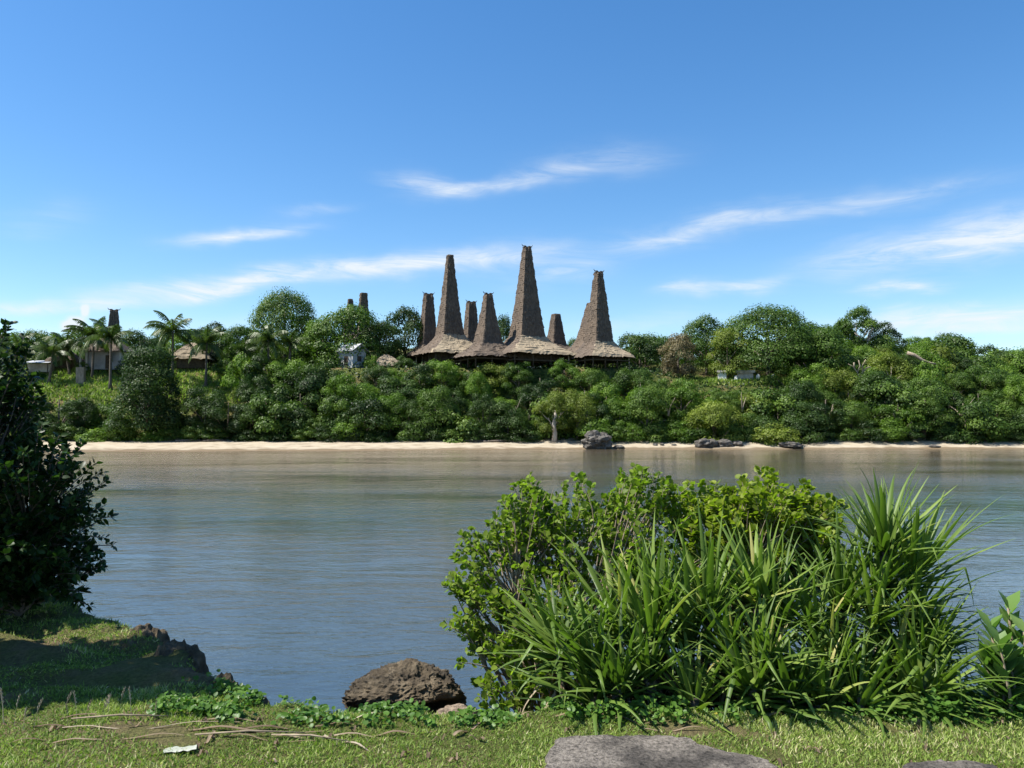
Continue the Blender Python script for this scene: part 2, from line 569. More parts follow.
def gz(x, y):
    top = 1.40 + .025 * fbm(x * .8, y * .8) + .008 * fbm(x * 5, y * 5)
    if x < -1.2:
        top += .08 * sm(1.2, 2.0, -x) * sm(4.5, 5.2, y) * fbm(x * 1.3, y * 2.6, 7)
    if y < 2.4:
        return top
    d = y - edge_y(x)
    wl = 1 - sm(-1.3, -.5, x)
    if d <= -.25:
        return top
    rough = .10 * fbm(x * 3.1, y * 3.1, 1.0, 5)
    left = top - 1.75 * sm(-.05, .42, d) + rough * sm(-.05, .2, d)
    right = top - .62 * sm(-.15, .45, d) - .38 * sm(.4, 1.9, d) - .8 * sm(1.8, 2.8, d) + rough * sm(-.1, .3, d)
    z = wl * left + (1 - wl) * right
    return max(z, -.6) if y < 30 else -.6


xs = np.concatenate([np.linspace(-60, -9, 14)[:-1], np.linspace(-9, -4.6, 34)[:-1], np.linspace(-4.6, 4.8, 170), np.linspace(4.8, 9, 24)[1:], np.linspace(9, 60, 14)[1:]])
ys = np.concatenate([np.linspace(-45, -2, 8)[:-1], np.linspace(-2, 3.2, 14)[:-1], np.linspace(3.2, 9.6, 128), np.linspace(9.6, 15, 16)[1:]])
tag(grid_mesh('ground', xs, ys, gz, M['bank']), kind='structure')
mb = MB()
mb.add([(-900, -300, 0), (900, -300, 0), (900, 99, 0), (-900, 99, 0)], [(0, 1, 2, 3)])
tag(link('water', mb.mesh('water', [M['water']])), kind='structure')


# ------------------------------------------------------------------ far trees
def crown_mesh(name, seed, w, h, z0, lobes, leaves, leaf=.30, shape='round', spread=1.0):
    """leaf clumps spread over many lobes of an uneven crown"""
    global rng
    rng = np.random.default_rng(seed)
    C, Rr = [], []
    for i in range(lobes):
        t = rng.random()
        u = 2 * math.pi * (i * .618 + .1 * rng.random())
        zc = t
        if shape == 'round':
            prof = math.sqrt(max(0, 1 - (2 * (zc * .9 + .08) - 1) ** 2))
        elif shape == 'cone':
            prof = .25 + .75 * (1 - zc) ** .8
        elif shape == 'dome':
            prof = math.sqrt(max(0, 1 - zc ** 2))
        else:
            prof = .55 + .45 * math.sin(math.pi * min(1, zc + .15))
        rr = (w / 2) * prof * (.55 + .45 * rng.random() ** .6) * .80
        C.append((math.cos(u) * rr, math.sin(u) * rr, z0 + (h - z0) * (.08 + .80 * zc)))
        Rr.append(w * (.13 + .10 * rng.random()) * spread)
    if shape in ('dome', 'cone'):
        for i in range(12):
            u, t = 2.4 * i, i / 12
            rr = w * .22 * (1 - t * .8)
            C.append((math.cos(u) * rr, math.sin(u) * rr, z0 + (h - z0) * (.15 + .55 * t)))
            Rr.append(w * .20 * (1 - .35 * t))
        lobes += 12
    C, Rr = np.array(C), np.array(Rr)
    wts = Rr ** 2 / np.sum(Rr ** 2)
    li = rng.choice(lobes, leaves, p=wts)
    d = unit(rng.normal(size=(leaves, 3)))
    d[:, 2] = np.where(d[:, 2] < -.3, -d[:, 2] * .5, d[:, 2])
    d = unit(d)
    rad = Rr[li] * (1 - .35 * rng.random(leaves) ** 1.5) * (1 + .12 * rng.normal(size=leaves))
    P = C[li] + d * rad[:, None] * np.array([1, 1, .92])
    keep = np.ones(leaves, bool)
    for k in range(lobes):
        q = np.linalg.norm((P - C[k]) / np.array([1, 1, .92]), axis=1)
        keep &= ~((q < Rr[k] * .62) & (li != k))
    P, d, li = P[keep], d[keep], li[keep]
    n = len(P)
    nrm = unit(d * 1.1 + rng.normal(size=(n, 3)) * .36 + np.array([0, 0, .15]))
    X, Y = frame_from_normal(nrm)
    S = leaf * (.6 + .8 * rng.random(n))
    lt = rng.random(lobes) * .6
    tint = np.clip(.2 + lt[li] + .10 * rng.normal(size=n), 0, 1)
    return inst(name, *LEAF4, P, X, Y, nrm, S, tint)


def trunk_mesh(name, seed, h, r, crown_w, z0, limbs=5):
    random.seed(seed)
    b = MB()
    sway = [random.uniform(-.25, .25) for _ in range(2)]
    pts = [(sway[0] * math.sin(t * 3) * t, sway[1] * math.sin(t * 2.4) * t, t * h * .8 - .4) for t in np.linspace(0, 1, 8)]
    b.tube(pts, [r * (1.35 - t * 1.05) for t in np.linspace(0, 1, 8)], 8)
    for k in range(limbs):
        a = 2 * math.pi * k / limbs + random.uniform(-.4, .4)
        zb = max(.5, z0 * .7) + (h * .25) * random.random()
        L = crown_w * .34
        p0 = Vector((0, 0, zb))
        pl = [p0 + Vector((math.cos(a) * L * t, math.sin(a) * L * t, (h * .33) * t ** .8 + .1 * random.uniform(-1, 1))) for t in np.linspace(0, 1, 5)]
        b.tube(pl, [r * .55 * (1 - .8 * t) + .015 for t in np.linspace(0, 1, 5)], 6)
    return b.mesh(name, [M['bark']], True)


PROTO = {}


def proto(key, seed, w, h, z0, lobes, leaves, leaf, shape, r=.18, spread=1.0):
    PROTO[key] = dict(crown=crown_mesh('crown_' + key, seed, w, h, z0, lobes, leaves, leaf, shape, spread),
                      trunk=trunk_mesh('trunk_' + key, seed, h, r, w, z0), w=w, h=h)
    PROTO[key]['crown'].materials.append(M['leaf_mid'])


proto('round_a', 11, 7, 6.5, .3, 30, 15000, .20, 'round')
proto('round_b', 12, 7, 6.6, .2, 26, 15000, .20, 'round')
proto('round_c', 13, 8, 8.0, .3, 36, 17000, .21, 'col')
proto('tall_a', 14, 6, 9.0, .8, 32, 14000, .20, 'round')
proto('tall_b', 15, 6, 8.5, .5, 28, 14000, .20, 'col')
proto('loose', 16, 7.5, 7.5, 1.0, 22, 10500, .21, 'round', .16, .82)
proto('dome', 17, 13, 9, .5, 70, 80000, .21, 'dome', .30, .92)
proto('cone', 18, 9.5, 13, .2, 80, 55000, .23, 'cone', .25, .95)
proto('bush_a', 19, 4.5, 3.2, .05, 22, 6000, .20, 'dome', .07)
proto('bush_b', 20, 5.0, 3.6, .05, 24, 6000, .22, 'round', .07)
proto('fine', 23, 6.5, 6.8, .3, 40, 20000, .15, 'col', .15, .8)
proto('broad', 24, 7.5, 7.0, .4, 18, 9000, .31, 'round', .2, 1.15)
proto('ragged', 25, 7, 8, .8, 17, 10500, .20, 'col', .16, .8)
random.seed(7)


def tree(key, x, y, z, w, h, mat, label, cat='tree', group=None, rz=None, name='broadleaf_tree', trunk_mat=None):
    p = PROTO[key]
    r = root(name, label, cat, (x, y, z), random.uniform(0, 6.28) if rz is None else rz, group)
    sw = w / p['w']
    r.scale = (sw, sw, h / p['h'])
    for part in ('trunk', 'crown'):
        o = link(part, p[part], r)
        o.material_slots[0].link = 'OBJECT'
        o.material_slots[0].material = M[mat] if part == 'crown' else M[trunk_mat or 'bark']
    return r


def tree_px(key, px, ytop, wpx, Y, mat, label, group=None, ybase=None, **kw):
    top = at(px, ytop, Y)
    z = hz(top.x, Y) if ybase is None else at(px, ybase, Y).z
    w = wpx * Y / F
    h = max(top.z - z + .15, w * (.5 if key in ('dome', 'bush_a', 'bush_b') else .95))
    return tree(key, top.x, Y, top.z - h, w, h, mat, label, group=group, **kw)


TONE = {'leaf_dark': 'dark green', 'leaf_mid': 'mid-green', 'leaf_bright': 'bright green', 'leaf_yellow': 'yellowish green', 'leaf_brown': 'brownish'}


def pick(px, opts):
    return random.choices(list(opts), weights=list(opts.values()))[0]


# foot of the slope, along the beach
px = 60
while px < 1100:
    Y = random.uniform(101.6, 103.4)
    if 105 < px < 192:
        px += 20
        continue
    mat = pick(px, {'leaf_dark': 7, 'leaf_mid': 3, 'leaf_bright': .8} if px < 470 else {'leaf_dark': 5, 'leaf_mid': 4, 'leaf_bright': 1.5, 'leaf_yellow': .4})  # weights lean to dark leaves, painting in the shade above the beach
    seg = ('beside the cone-shaped dark tree on the beach' if px < 230 else 'on the beach edge between the cone-shaped and the pale-trunked trees' if px < 540
           else 'on the beach edge around the big grey boulder' if px < 680 else 'on the beach edge above the low dark rocks' if px < 830 else 'on the beach edge below the fallen bare trunk')
    tree_px(random.choice(['round_a', 'fine', 'broad', 'round_c', 'tall_b', 'ragged']), px, random.uniform(384, 418), random.uniform(30, 64), Y, mat,
            f'{TONE[mat]} tree {seg}', 'trees along the foot of the slope')
    px += random.uniform(20, 27)
# low shrubs hanging over the sand
px = 70
while px < 1090:
    mat = pick(px, {'leaf_dark': 3, 'leaf_mid': 3, 'leaf_bright': 2})
    if not (690 < px < 740 or 535 < px < 575):
        seg = 'left stretch of the beach' if px < 330 else 'middle stretch of the beach' if px < 690 else 'right stretch of the beach'
        tree_px(random.choice(['bush_a', 'bush_b']), px, random.uniform(418, 430), random.uniform(26, 38), random.uniform(100.6, 101.4), mat,
                f'low {TONE[mat]} shrub spilling onto the sand, {seg}', 'shrubs at the back of the beach', name='shrub', cat='shrub')
    px += random.uniform(19, 34)
# middle of the slope
px = 30
while px < 1110:
    Y = random.uniform(104.8, 107)
    mat = pick(px, {'leaf_dark': 4, 'leaf_mid': 4, 'leaf_bright': 1.5} if px < 430 else {'leaf_dark': 2, 'leaf_mid': 4, 'leaf_bright': 3, 'leaf_yellow': .3})
    yt = random.uniform(401, 410) if px < 235 else random.uniform(372, 396)
    if not 110 < px < 190:
        seg = ('below the grassy rise with the palms' if px < 250 else 'halfway up the slope below the small tin-roofed house' if px < 400 else 'halfway up the slope below the thatched towers'
               if px < 650 else 'halfway up the slope below the stone tombs' if px < 800 else 'halfway up the slope below the fallen bare trunk')
        tree_px(random.choice(['round_a', 'fine', 'broad', 'ragged', 'loose', 'tall_b']), px, yt, random.uniform(30, 64), Y, mat,
                f'{TONE[mat]} tree {seg}', 'trees halfway up the slope')
    px += random.uniform(21, 29)
# top edge of the slope
px = 245
while px < 1110:
    Y = random.uniform(109, 110.8)
    mat = pick(px, {'leaf_dark': 3, 'leaf_mid': 4, 'leaf_bright': 1.5} if px < 430 else {'leaf_dark': 1.2, 'leaf_mid': 3.5, 'leaf_bright': 3.5, 'leaf_yellow': .4})
    if px < 400:
        yt = random.uniform(363, 371) if 318 < px else random.uniform(352, 366)
    elif px < 640:
        yt = random.uniform(359, 371)
    elif px < 790:
        yt = random.uniform(386, 394)
    else:
        yt = random.uniform(360, 378)
    seg = ('beneath the small tin-roofed house' if px < 400 else 'in front of the thatched houses' if px < 640 else 'just below the ledge of stone tombs' if px < 790 else 'near the fallen bare trunk')
    tree_px(random.choice(['fine', 'round_b', 'loose', 'broad', 'bush_b', 'ragged']), px, yt, random.uniform(30, 58), Y, mat,
            f'{TONE[mat]} tree topping the slope {seg}', 'trees on the top edge of the slope')
    px += random.uniform(19, 27)
# the wooded rise on the side of the fallen trunk
for i in range(70):
    px = random.uniform(790, 1110)
    Y = random.uniform(111.5, 126)
    ysky = interp(px, [(790, 322), (830, 320), (880, 328), (930, 338), (1000, 348), (1100, 350)])
    yt = ysky + 2 + (126 - Y) / 14.5 * 26 + random.uniform(-5, 6)
    mat = pick(px, {'leaf_dark': 1.5, 'leaf_mid': 4, 'leaf_bright': 2.5, 'leaf_yellow': 1})
    tree_px(random.choice(['fine', 'broad', 'ragged', 'round_c', 'round_a']), px, yt, random.uniform(30, 62), Y, mat,
            f'{TONE[mat]} tree in the wooded rise around the fallen bare trunk', 'trees of the wooded rise')
# tree line behind
for px in list(range(-40, 330, 26)) + list(range(645, 1120, 24)):
    Y = random.uniform(132, 146)
    yt = (random.uniform(322, 336) if px < 230 else random.uniform(338, 346)) if px < 400 else (random.uniform(334, 344) if px < 860 else random.uniform(346, 354))
    mat = pick(px, {'leaf_dark': 3, 'leaf_mid': 4, 'leaf_bright': 1})
    tree_px(random.choice(['round_a', 'round_c', 'tall_a', 'loose']), px, yt, random.uniform(44, 62), Y, mat,
            f'{TONE[mat]} tree in the back row on the skyline, {"behind the palms" if px < 400 else "behind the domed trees and tombs"}', 'skyline trees in the back row')
for px in range(396, 660, 17):
    mat = pick(px, {'leaf_dark': 3, 'leaf_mid': 4})
    tree_px(random.choice(['round_a', 'round_b', 'round_c']), px + random.uniform(-4, 4), random.uniform(350, 356), random.uniform(30, 42), random.uniform(134, 142), mat,
            f'{TONE[mat]} low tree filling the gaps behind and beneath the thatched houses', 'low trees behind the thatched houses')
# trees that stand out
for key, px, yt, w, Y, mat, lab in [
    ('cone', 150, 347, 78, 101.9, 'leaf_dark', 'large cone-shaped dark green tree rising from the beach below the palms'),
    ('dome', 286, 292, 78, 124, 'leaf_mid', 'tall dome-crowned olive green tree standing highest on the village skyline'),
    ('round_c', 345, 304, 84, 119, 'leaf_mid', 'wide green tree behind the small tin-roofed house'),
    ('round_a', 318, 322, 50, 119.5, 'leaf_bright', 'bright green tree between the dome-crowned tree and the tin-roofed house'),
    ('round_b', 380, 322, 50, 121, 'leaf_dark', 'dark tree right behind the thatched mound roof'),
    ('round_a', 405, 309, 52, 126, 'leaf_dark', 'dark green tree just before the first thatched tower'),
    ('tall_a', 212, 321, 36, 121, 'leaf_dark', 'slim dark feathery tree beside the open thatched hut'),
    ('round_b', 243, 326, 44, 120, 'leaf_mid', 'mid-green tree between the slim dark tree and the dome-crowned tree'),
    ('round_a', 503, 317, 26, 134, 'leaf_dark', 'small dark tree seen in the gap before the tallest tower'),
    ('round_b', 578, 338, 26, 132, 'leaf_mid', 'small green tree in the gap between the tallest tower and the last tower'),
    ('round_b', 640, 333, 54, 124, 'leaf_dark', 'dark green tree next to the last thatched house'),
    ('round_a', 678, 335, 42, 115, 'leaf_brown', 'brownish round tree with withered leaves near the stone tombs'),
    ('round_c', 706, 317, 56, 121, 'leaf_mid', 'round green tree behind the brownish tree'),
    ('dome', 768, 308, 116, 118, 'leaf_mid', 'broadest dome-crowned tree, standing right behind the stone tombs'),
    ('round_a', 727, 330, 46, 115, 'leaf_yellow', 'olive tree between the brownish tree and the broadest dome'),
    ('round_b', 815, 328, 70, 114, 'leaf_mid', 'mid-green spreading tree between the broadest dome and the pale-limbed tree'),
    ('loose', 856, 307, 52, 123, 'leaf_mid', 'open-crowned tree with pale bare limbs showing on the skyline'),
    ('tall_a', 886, 321, 34, 124, 'leaf_dark', 'dark tree leaning beside the pale-limbed skyline tree'),
    ('round_a', 947, 335, 46, 128, 'leaf_dark', 'dark flat-topped tree alone on the far skyline'),
    ('round_b', 1010, 349, 60, 124, 'leaf_bright', 'bright green tree on the skyline at the far end of the rise'),
    ('loose', 553, 392, 44, 100.9, 'leaf_yellow', 'pale-trunked yellowish green tree standing on the sand'),
    ('bush_a', 600, 419, 36, 100.2, 'leaf_bright', 'small bright bush right behind the big grey boulder'),
    ('round_b', 713, 401, 58, 100.9, 'leaf_yellow', 'olive-yellow rounded tree above the low dark rocks'),
    ('bush_b', 776, 424, 48, 99.6, 'leaf_yellow', 'straggly olive shrub reaching down to the waterline'),
    ('bush_b', 84, 362, 16, 117, 'leaf_mid', 'small green shrub at the corner of the plaster house'),
    ('bush_a', 128, 358, 22, 116, 'leaf_dark', 'dark shrub hiding one end of the plaster house'),
    ('bush_b', 226, 360, 26, 115, 'leaf_mid', 'green shrub at the end of the grassy rise past the open hut'),
    ('bush_a', 372, 356, 20, 114, 'leaf_bright', 'bright green shrub between the tin-roofed house and the thatched mound'),
    ('bush_b', 404, 356, 20, 114, 'leaf_dark', 'dark shrub between the thatched mound and the first thatched house'),
    ('bush_a', 120, 418, 34, 101.0, 'leaf_bright', 'light green creeper bush at the foot of the cone-shaped tree'),
]:
    tree_px(key, px, yt, w, Y, mat, lab, cat='shrub' if key.startswith('bush') else 'tree', name='shrub' if key.startswith('bush') else 'broadleaf_tree',
            trunk_mat='pale_bark' if px in (856, 553) else None)


def limb(name, label, cat, pts, radii, mat, group=None, parent=None):
    b = MB()
    o = Vector(pts[0]) if parent is None else Vector((0, 0, 0))
    b.tube([Vector(p) - o for p in pts], radii, 7)
    ob = link(name, b.mesh(name, [M[mat]], True), parent, loc=o)
    if parent is None:
        tag(ob, label, cat, group)
    return ob


limb('fallen_trunk', 'pale bare fallen trunk lying among the trees of the wooded rise', 'fallen tree',
     [at(907, 353, 110.6), at(914, 355, 110.3), at(922, 360, 110), at(930, 363, 109.8), at(936, 364, 109.5)], [.28, .26, .22, .17, .10], 'dead_bark')
r = root('dead_tree', 'bare forked grey trunk sticking out between green crowns below the pale-limbed tree', 'dead tree', at(859, 389, 108.4))
for seg in ([(0, 0, 0), (.1, 0, 1.3), (-.25, -.1, 2.3), (-.9, -.2, 3.1), (-1.5, -.2, 3.4)], [(0, 0, 1.2), (.5, -.1, 2.2), (.45, -.2, 3.2), (.9, -.2, 4.0)], [(-.2, 0, 2.2), (.1, -.3, 3.1), (-.1, -.3, 3.9)], [(.5, -.1, 2.3), (1.1, -.1, 2.9), (1.6, -.2, 3.0)], [(-.6, -.1, 2.8), (-.7, -.2, 3.6)]):
    limb('limb', None, None, seg, [.12, .10, .07, .05, .03][:len(seg)], 'dead_bark', parent=r)
r = root('bare_limbed_tree', 'pale forked limbs reaching up under the open skyline crown', 'dead tree', at(864, 352, 121.5))
for seg in ([(0, 0, 0), (.2, 0, 1.5), (-.7, -.1, 2.3), (-1.4, -.2, 2.9)], [(.2, 0, 1.4), (1.0, -.1, 2.2), (1.9, -.2, 2.6)], [(.6, 0, 1.9), (.9, -.3, 3.0), (1.6, -.3, 3.9)]):
    limb('limb', None, None, seg, [.25, .2, .15, .09][:len(seg)], 'pale_bark', parent=r)
r = root('beach_trunk', 'thick leaning pale trunk at the back of the sand', 'tree trunk', at(554, 441, 100.2))
limb('trunk', None, None, [(0, 0, -.2), (.15, 0, 1), (0, 0, 2), (.25, 0, 3.0), (.1, .2, 3.8)], [.36, .28, .26, .2, .12], 'pale_bark', parent=r)
limb('branch', None, None, [(.05, 0, 2.1), (.6, 0, 2.8), (.9, .1, 3.6)], [.16, .13, .08], 'pale_bark', parent=r)


rb = random.Random(12)
for px, py, Y in [(268, 398, 103.2), (352, 412, 101.2), (446, 392, 105), (512, 405, 102), (668, 402, 102), (742, 398, 104), (828, 408, 101.5), (905, 392, 105.5), (962, 402, 102.5), (890, 372, 108.5), (640, 385, 107)]:
    o0 = at(px, py + 14, Y)
    r = root('bare_branch', 'thin bare pale branches poking out of the leafy slope trees', 'bare branch', o0, rb.uniform(0, 6), 'bare branches among the slope trees')
    for k in range(3):
        a = rb.uniform(-.5, .5) + (k - 1) * .55
        L = rb.uniform(1.6, 3.0)
        p = [(math.sin(a) * L * t + .12 * math.sin(t * 5 + k), -.25 * t, L * t * math.cos(a)) for t in (0, .3, .6, 1)]
        limb('limb', None, None, p, [.085, .07, .05, .02], 'dead_bark', parent=r)

# ------------------------------------------------------------------ undergrowth and slope grass (uncountable)
def scatter(n, xr, yr, ok):
    out = []
    while len(out) < n:
        x, y = random.uniform(*xr), random.uniform(*yr)
        if ok(x, y):
            out.append((x, y))
    return out


rng = np.random.default_rng(5)
pts = scatter(26000, (-75, 92), (101.2, 118), lambda x, y: not (px_of(x, y) < 245 and y > 108) and not (695 < px_of(x, y) < 800 and y > 111.8))
P = np.array([(x, y, hz(x, y) + random.random() ** 2 * .9) for x, y in pts])
nrm = unit(rng.normal(size=P.shape) * .6 + np.array([-.1, -.4, .8]))
X, Y_ = frame_from_normal(nrm)
o = link('undergrowth', inst('undergrowth', *LEAF4, P, X, Y_, nrm, .25 + .25 * rng.random(len(P)), np.clip(.30 + .25 * rng.normal(size=len(P)), 0, 1)), None, M['leaf_dark'])  # dark leaf colour paints in the shade between the trees
tag(o, 'tangled green undergrowth covering the slope between the trees', 'undergrowth', kind='stuff')

pts = scatter(15000, (-85, -28), (107.5, 122), lambda x, y: -40 < px_of(x, y) < 250) + scatter(5000, (24, 46), (111.5, 118), lambda x, y: 690 < px_of(x, y) < 800)
P = np.array([(x, y, hz(x, y)) for x, y in pts])
n = len(P)
yaw = rng.random(n) * 6.28
Zax = np.stack([np.cos(yaw), np.sin(yaw), np.zeros(n)], 1)
Yax = unit(np.array([0, 0, 1.0]) + rng.normal(size=(n, 3)) * .3)
X = unit(np.cross(Yax, Zax))
S = np.stack([.10 + .12 * rng.random(n), .22 + .4 * rng.random(n), .5 * np.ones(n)], 1)
pat = np.array([fbm(p[0] * .25, p[1] * .25, 9) for p in P])
o = link('slope_grass', inst('slope_grass', *BLADE, P, X, Yax, Zax, S, np.clip(.45 + .5 * pat + .18 * rng.normal(size=n), 0, 1)), None, M['grass'])
tag(o, 'rough green and brown grass on the rise below the palms', 'grass', kind='stuff')

# ------------------------------------------------------------------ coconut palms


def palm_crown(name, seed, nf=15, L=3.5, wind=(0.5, 0.0)):
    rs = np.random.default_rng(seed)
    V, Lp, T, tint = [], [], [], []
    for k in range(nf):
        az = 2.399 * k + rs.normal() * .3
        el = math.radians(84 - 104 * (k / nf) ** .9 + rs.normal() * 13)
        ln = L * (.72 + .42 * rs.random())
        p = np.zeros(3)
        pts = []
        S_ = 16
        for s in range(S_ + 1):
            pts.append(p.copy())
            d = np.array([math.cos(az) * math.cos(el), math.sin(az) * math.cos(el), math.sin(el)])
            d = unit(d + np.array([wind[0], wind[1], 0]) * .25 * s / S_)
            p = p + d * ln / S_
            el -= math.radians(2.8 + 4.2 * s / S_) * (1.1 if el > -1.2 else .1)
        pts = np.array(pts)
        ft = .35 + .4 * rs.random() - (.25 if k < 3 else 0)
        side = unit(np.cross(pts[8] - pts[0], np.array([0, 0, 1.0])))
        for s in range(1, S_):
            tdir = unit(pts[s + 1] - pts[s - 1])
            for sub in (0, .33, .66):
                b = pts[s] + (pts[s + 1] - pts[s]) * sub
                for sg in (-1, 1):
                    ll = (1.0 * math.sin(math.pi * min(1, (s + sub) / S_ * .82 + .18)) + .12) * (.85 + .3 * rs.random())
                    d = unit(side * sg * .75 + tdir * .55 + np.array([0, 0, -.5 - .7 * rs.random()]))
                    wv = tdir * .07
                    i0 = len(V)
                    V += [b - wv * .6, b + wv * .6, b + d * ll * .6 + wv * .5, b + d * ll]
                    Lp += [i0, i0 + 1, i0 + 2, i0 + 3]
                    T.append(4)
                    tint += [np.clip(ft + .12 * rs.normal(), 0, 1)] * 4
        for s in range(S_):
            i0 = len(V)
            wv = side * (.05 * (1 - s / S_) + .012)
            V += [pts[s] - wv, pts[s] + wv, pts[s + 1] + wv, pts[s + 1] - wv]
            Lp += [i0, i0 + 1, i0 + 2, i0 + 3]
            T.append(4)
            tint += [.9] * 4
    me = raw_mesh(name, np.array(V), Lp, T, tint)
    me.materials.append(M['palm_leaf'])
    return me


PC = [palm_crown('palm_crown_a', 1), palm_crown('palm_crown_b', 2, 13, 3.3, (.3, .2)), palm_crown('palm_crown_c', 3, 17, 3.3, (.6, -.2))]
for i, (px, yc, yb, Y, lean, sc, lab) in enumerate([
    (172, 331, 381, 112, .1, 1.05, 'tall coconut palm with spread feathery fronds in front of the open thatched hut'),
    (110, 338, 383, 111, .05, 1.0, 'coconut palm standing right before the white plaster house'),
    (93, 336, 374, 115, -.1, 1.02, 'coconut palm at the corner post of the white plaster house'),
    (66, 345, 374, 116, .5, .98, 'leaning coconut palm beside the brown stone pillar'),
    (52, 352, 377, 113, -.4, .85, 'short coconut palm by the low tin shelter'),
    (206, 343, 380, 112, 0, .9, 'dark coconut palm between the open thatched hut and the slim dark tree'),
    (268, 340, 366, 112, .2, .95, 'coconut palm with pale fronds in front of the dome-crowned tree'),
    (290, 343, 366, 113, -.2, .8, 'smaller coconut palm tucked under the dome-crowned tree'),
    (244, 352, 372, 111, 0, .7, 'young low coconut palm at the edge of the grassy rise'),
    (16, 350, 380, 114, .2, .95, 'coconut palm rising behind the overhanging foreground tree'),
]):
    base = at(px, yb, Y)
    base.z = hz(base.x, Y)
    top = at(px, yc, Y)
    hgt = max(1.6, top.z - base.z)
    r = root('coconut_palm', lab, 'palm', base, 0, 'coconut palms')
    b = MB()
    ts = np.linspace(0, 1, 9)
    b.tube([(lean * (1 - t) ** 2 * 1.2, 0, t * hgt - .2 * (t == 0)) for t in ts], [(.20 - .07 * t + .14 * max(0, .12 - t) / .12) for t in ts], 9)
    link('trunk', b.mesh('palm_trunk', [M['palm_bark']], True), r)
    c = link('crown', PC[i % 3], r, loc=(0, 0, hgt - .05))
    c.rotation_euler = (0, 0, random.uniform(0, 6.28) if i else 1.1)
    c.scale = (sc * 1.22,) * 3

# ------------------------------------------------------------------ thatched tower houses
YAW = R(28)


def thatch_loft(name, prof, n_ring, course, amp, seed, straw_side=False, fringe=0.0):
    """prof: list of (z, half width); rounded-square rings from bottom to top, shaggy overlapping courses"""
    rs = np.random.default_rng(seed)
    zs = [p[0] for p in prof]
    hw = [p[1] for p in prof]
    total = sum(math.hypot(zs[i + 1] - zs[i], hw[i + 1] - hw[i]) for i in range(len(prof) - 1))
    nc = max(3, int(total / course))
    rows = []
    acc = [0]
    for i in range(len(prof) - 1):
        acc.append(acc[-1] + math.hypot(zs[i + 1] - zs[i], hw[i + 1] - hw[i]))
    ang = np.linspace(0, 2 * math.pi, n_ring, endpoint=False) + 0.0
    e = 30.0
    base = (np.abs(np.cos(ang)) ** e + np.abs(np.sin(ang)) ** e) ** (-1 / e)
    V = []
    lump = rs.normal(size=(nc + 2, n_ring))
    lump = (lump + np.roll(lump, 1, 1) + np.roll(lump, -1, 1)) / 1.7
    drift = rs.normal(size=n_ring)
    drift = (drift + np.roll(drift, 1) + np.roll(drift, 2)) / 1.7
    sag = rs.normal(size=nc + 2)
    sag = (sag + np.roll(sag, 1)) / 1.4
    for c in range(nc):
        for s, off in ((0.0, 1.0), (.92, .1)):
            t = (c + s) / nc * acc[-1]
            z = np.interp(t, acc, zs)
            w = np.interp(t, acc, hw)
            rr = base * (w + amp * off * .55 + amp * .7 * lump[c] * (1 if s == 0 else .8) + amp * .6 * drift + amp * .22 * sag[c])
            zz = z + course * .18 * lump[c + 1] * (1 if s == 0 else .3)
            if c == 0 and s == 0:
                zz = zz - fringe * (.4 + .6 * rs.random(n_ring))
            V.append(np.stack([np.cos(ang) * rr, np.sin(ang) * rr, zz], 1))
    V.append(np.stack([np.cos(ang) * base * hw[-1] * .9, np.sin(ang) * base * hw[-1] * .9, np.full(n_ring, zs[-1])], 1))
    nr = len(V)
    V = np.concatenate(V)
    # soffit under the eaves
    w_in = hw[0] * .55
    V = np.concatenate([V, np.stack([np.cos(ang) * base * w_in, np.sin(ang) * base * w_in, np.full(n_ring, zs[0] + .75)], 1), [[0, 0, zs[-1] + .02]]])
    faces, mi = [], []
    for i in range(nr - 1):
        for k in range(n_ring):
            k2 = (k + 1) % n_ring
            faces.append((i * n_ring + k, i * n_ring + k2, (i + 1) * n_ring + k2, (i + 1) * n_ring + k))
            a = (math.degrees(ang[k]) + .5 * 360 / n_ring) % 360
            mi.append(1 if straw_side and 225 < a + 2 * rs.normal() < 316 else 0)
    s0 = nr * n_ring
    for k in range(n_ring):
        k2 = (k + 1) % n_ring
        faces.append((k2, k, s0 + k, s0 + k2))
        mi.append(0)
        faces.append(((nr - 1) * n_ring + k, (nr - 1) * n_ring + k2, len(V) - 1))
        mi.append(0)
    me = bpy.data.meshes.new(name)
    me.from_pydata([tuple(v) for v in V], [], faces)
    me.materials.append(M['thatch_old'])
    me.materials.append(M['thatch_straw'])
    me.polygons.foreach_set('material_index', mi)
    me.update()
    return me


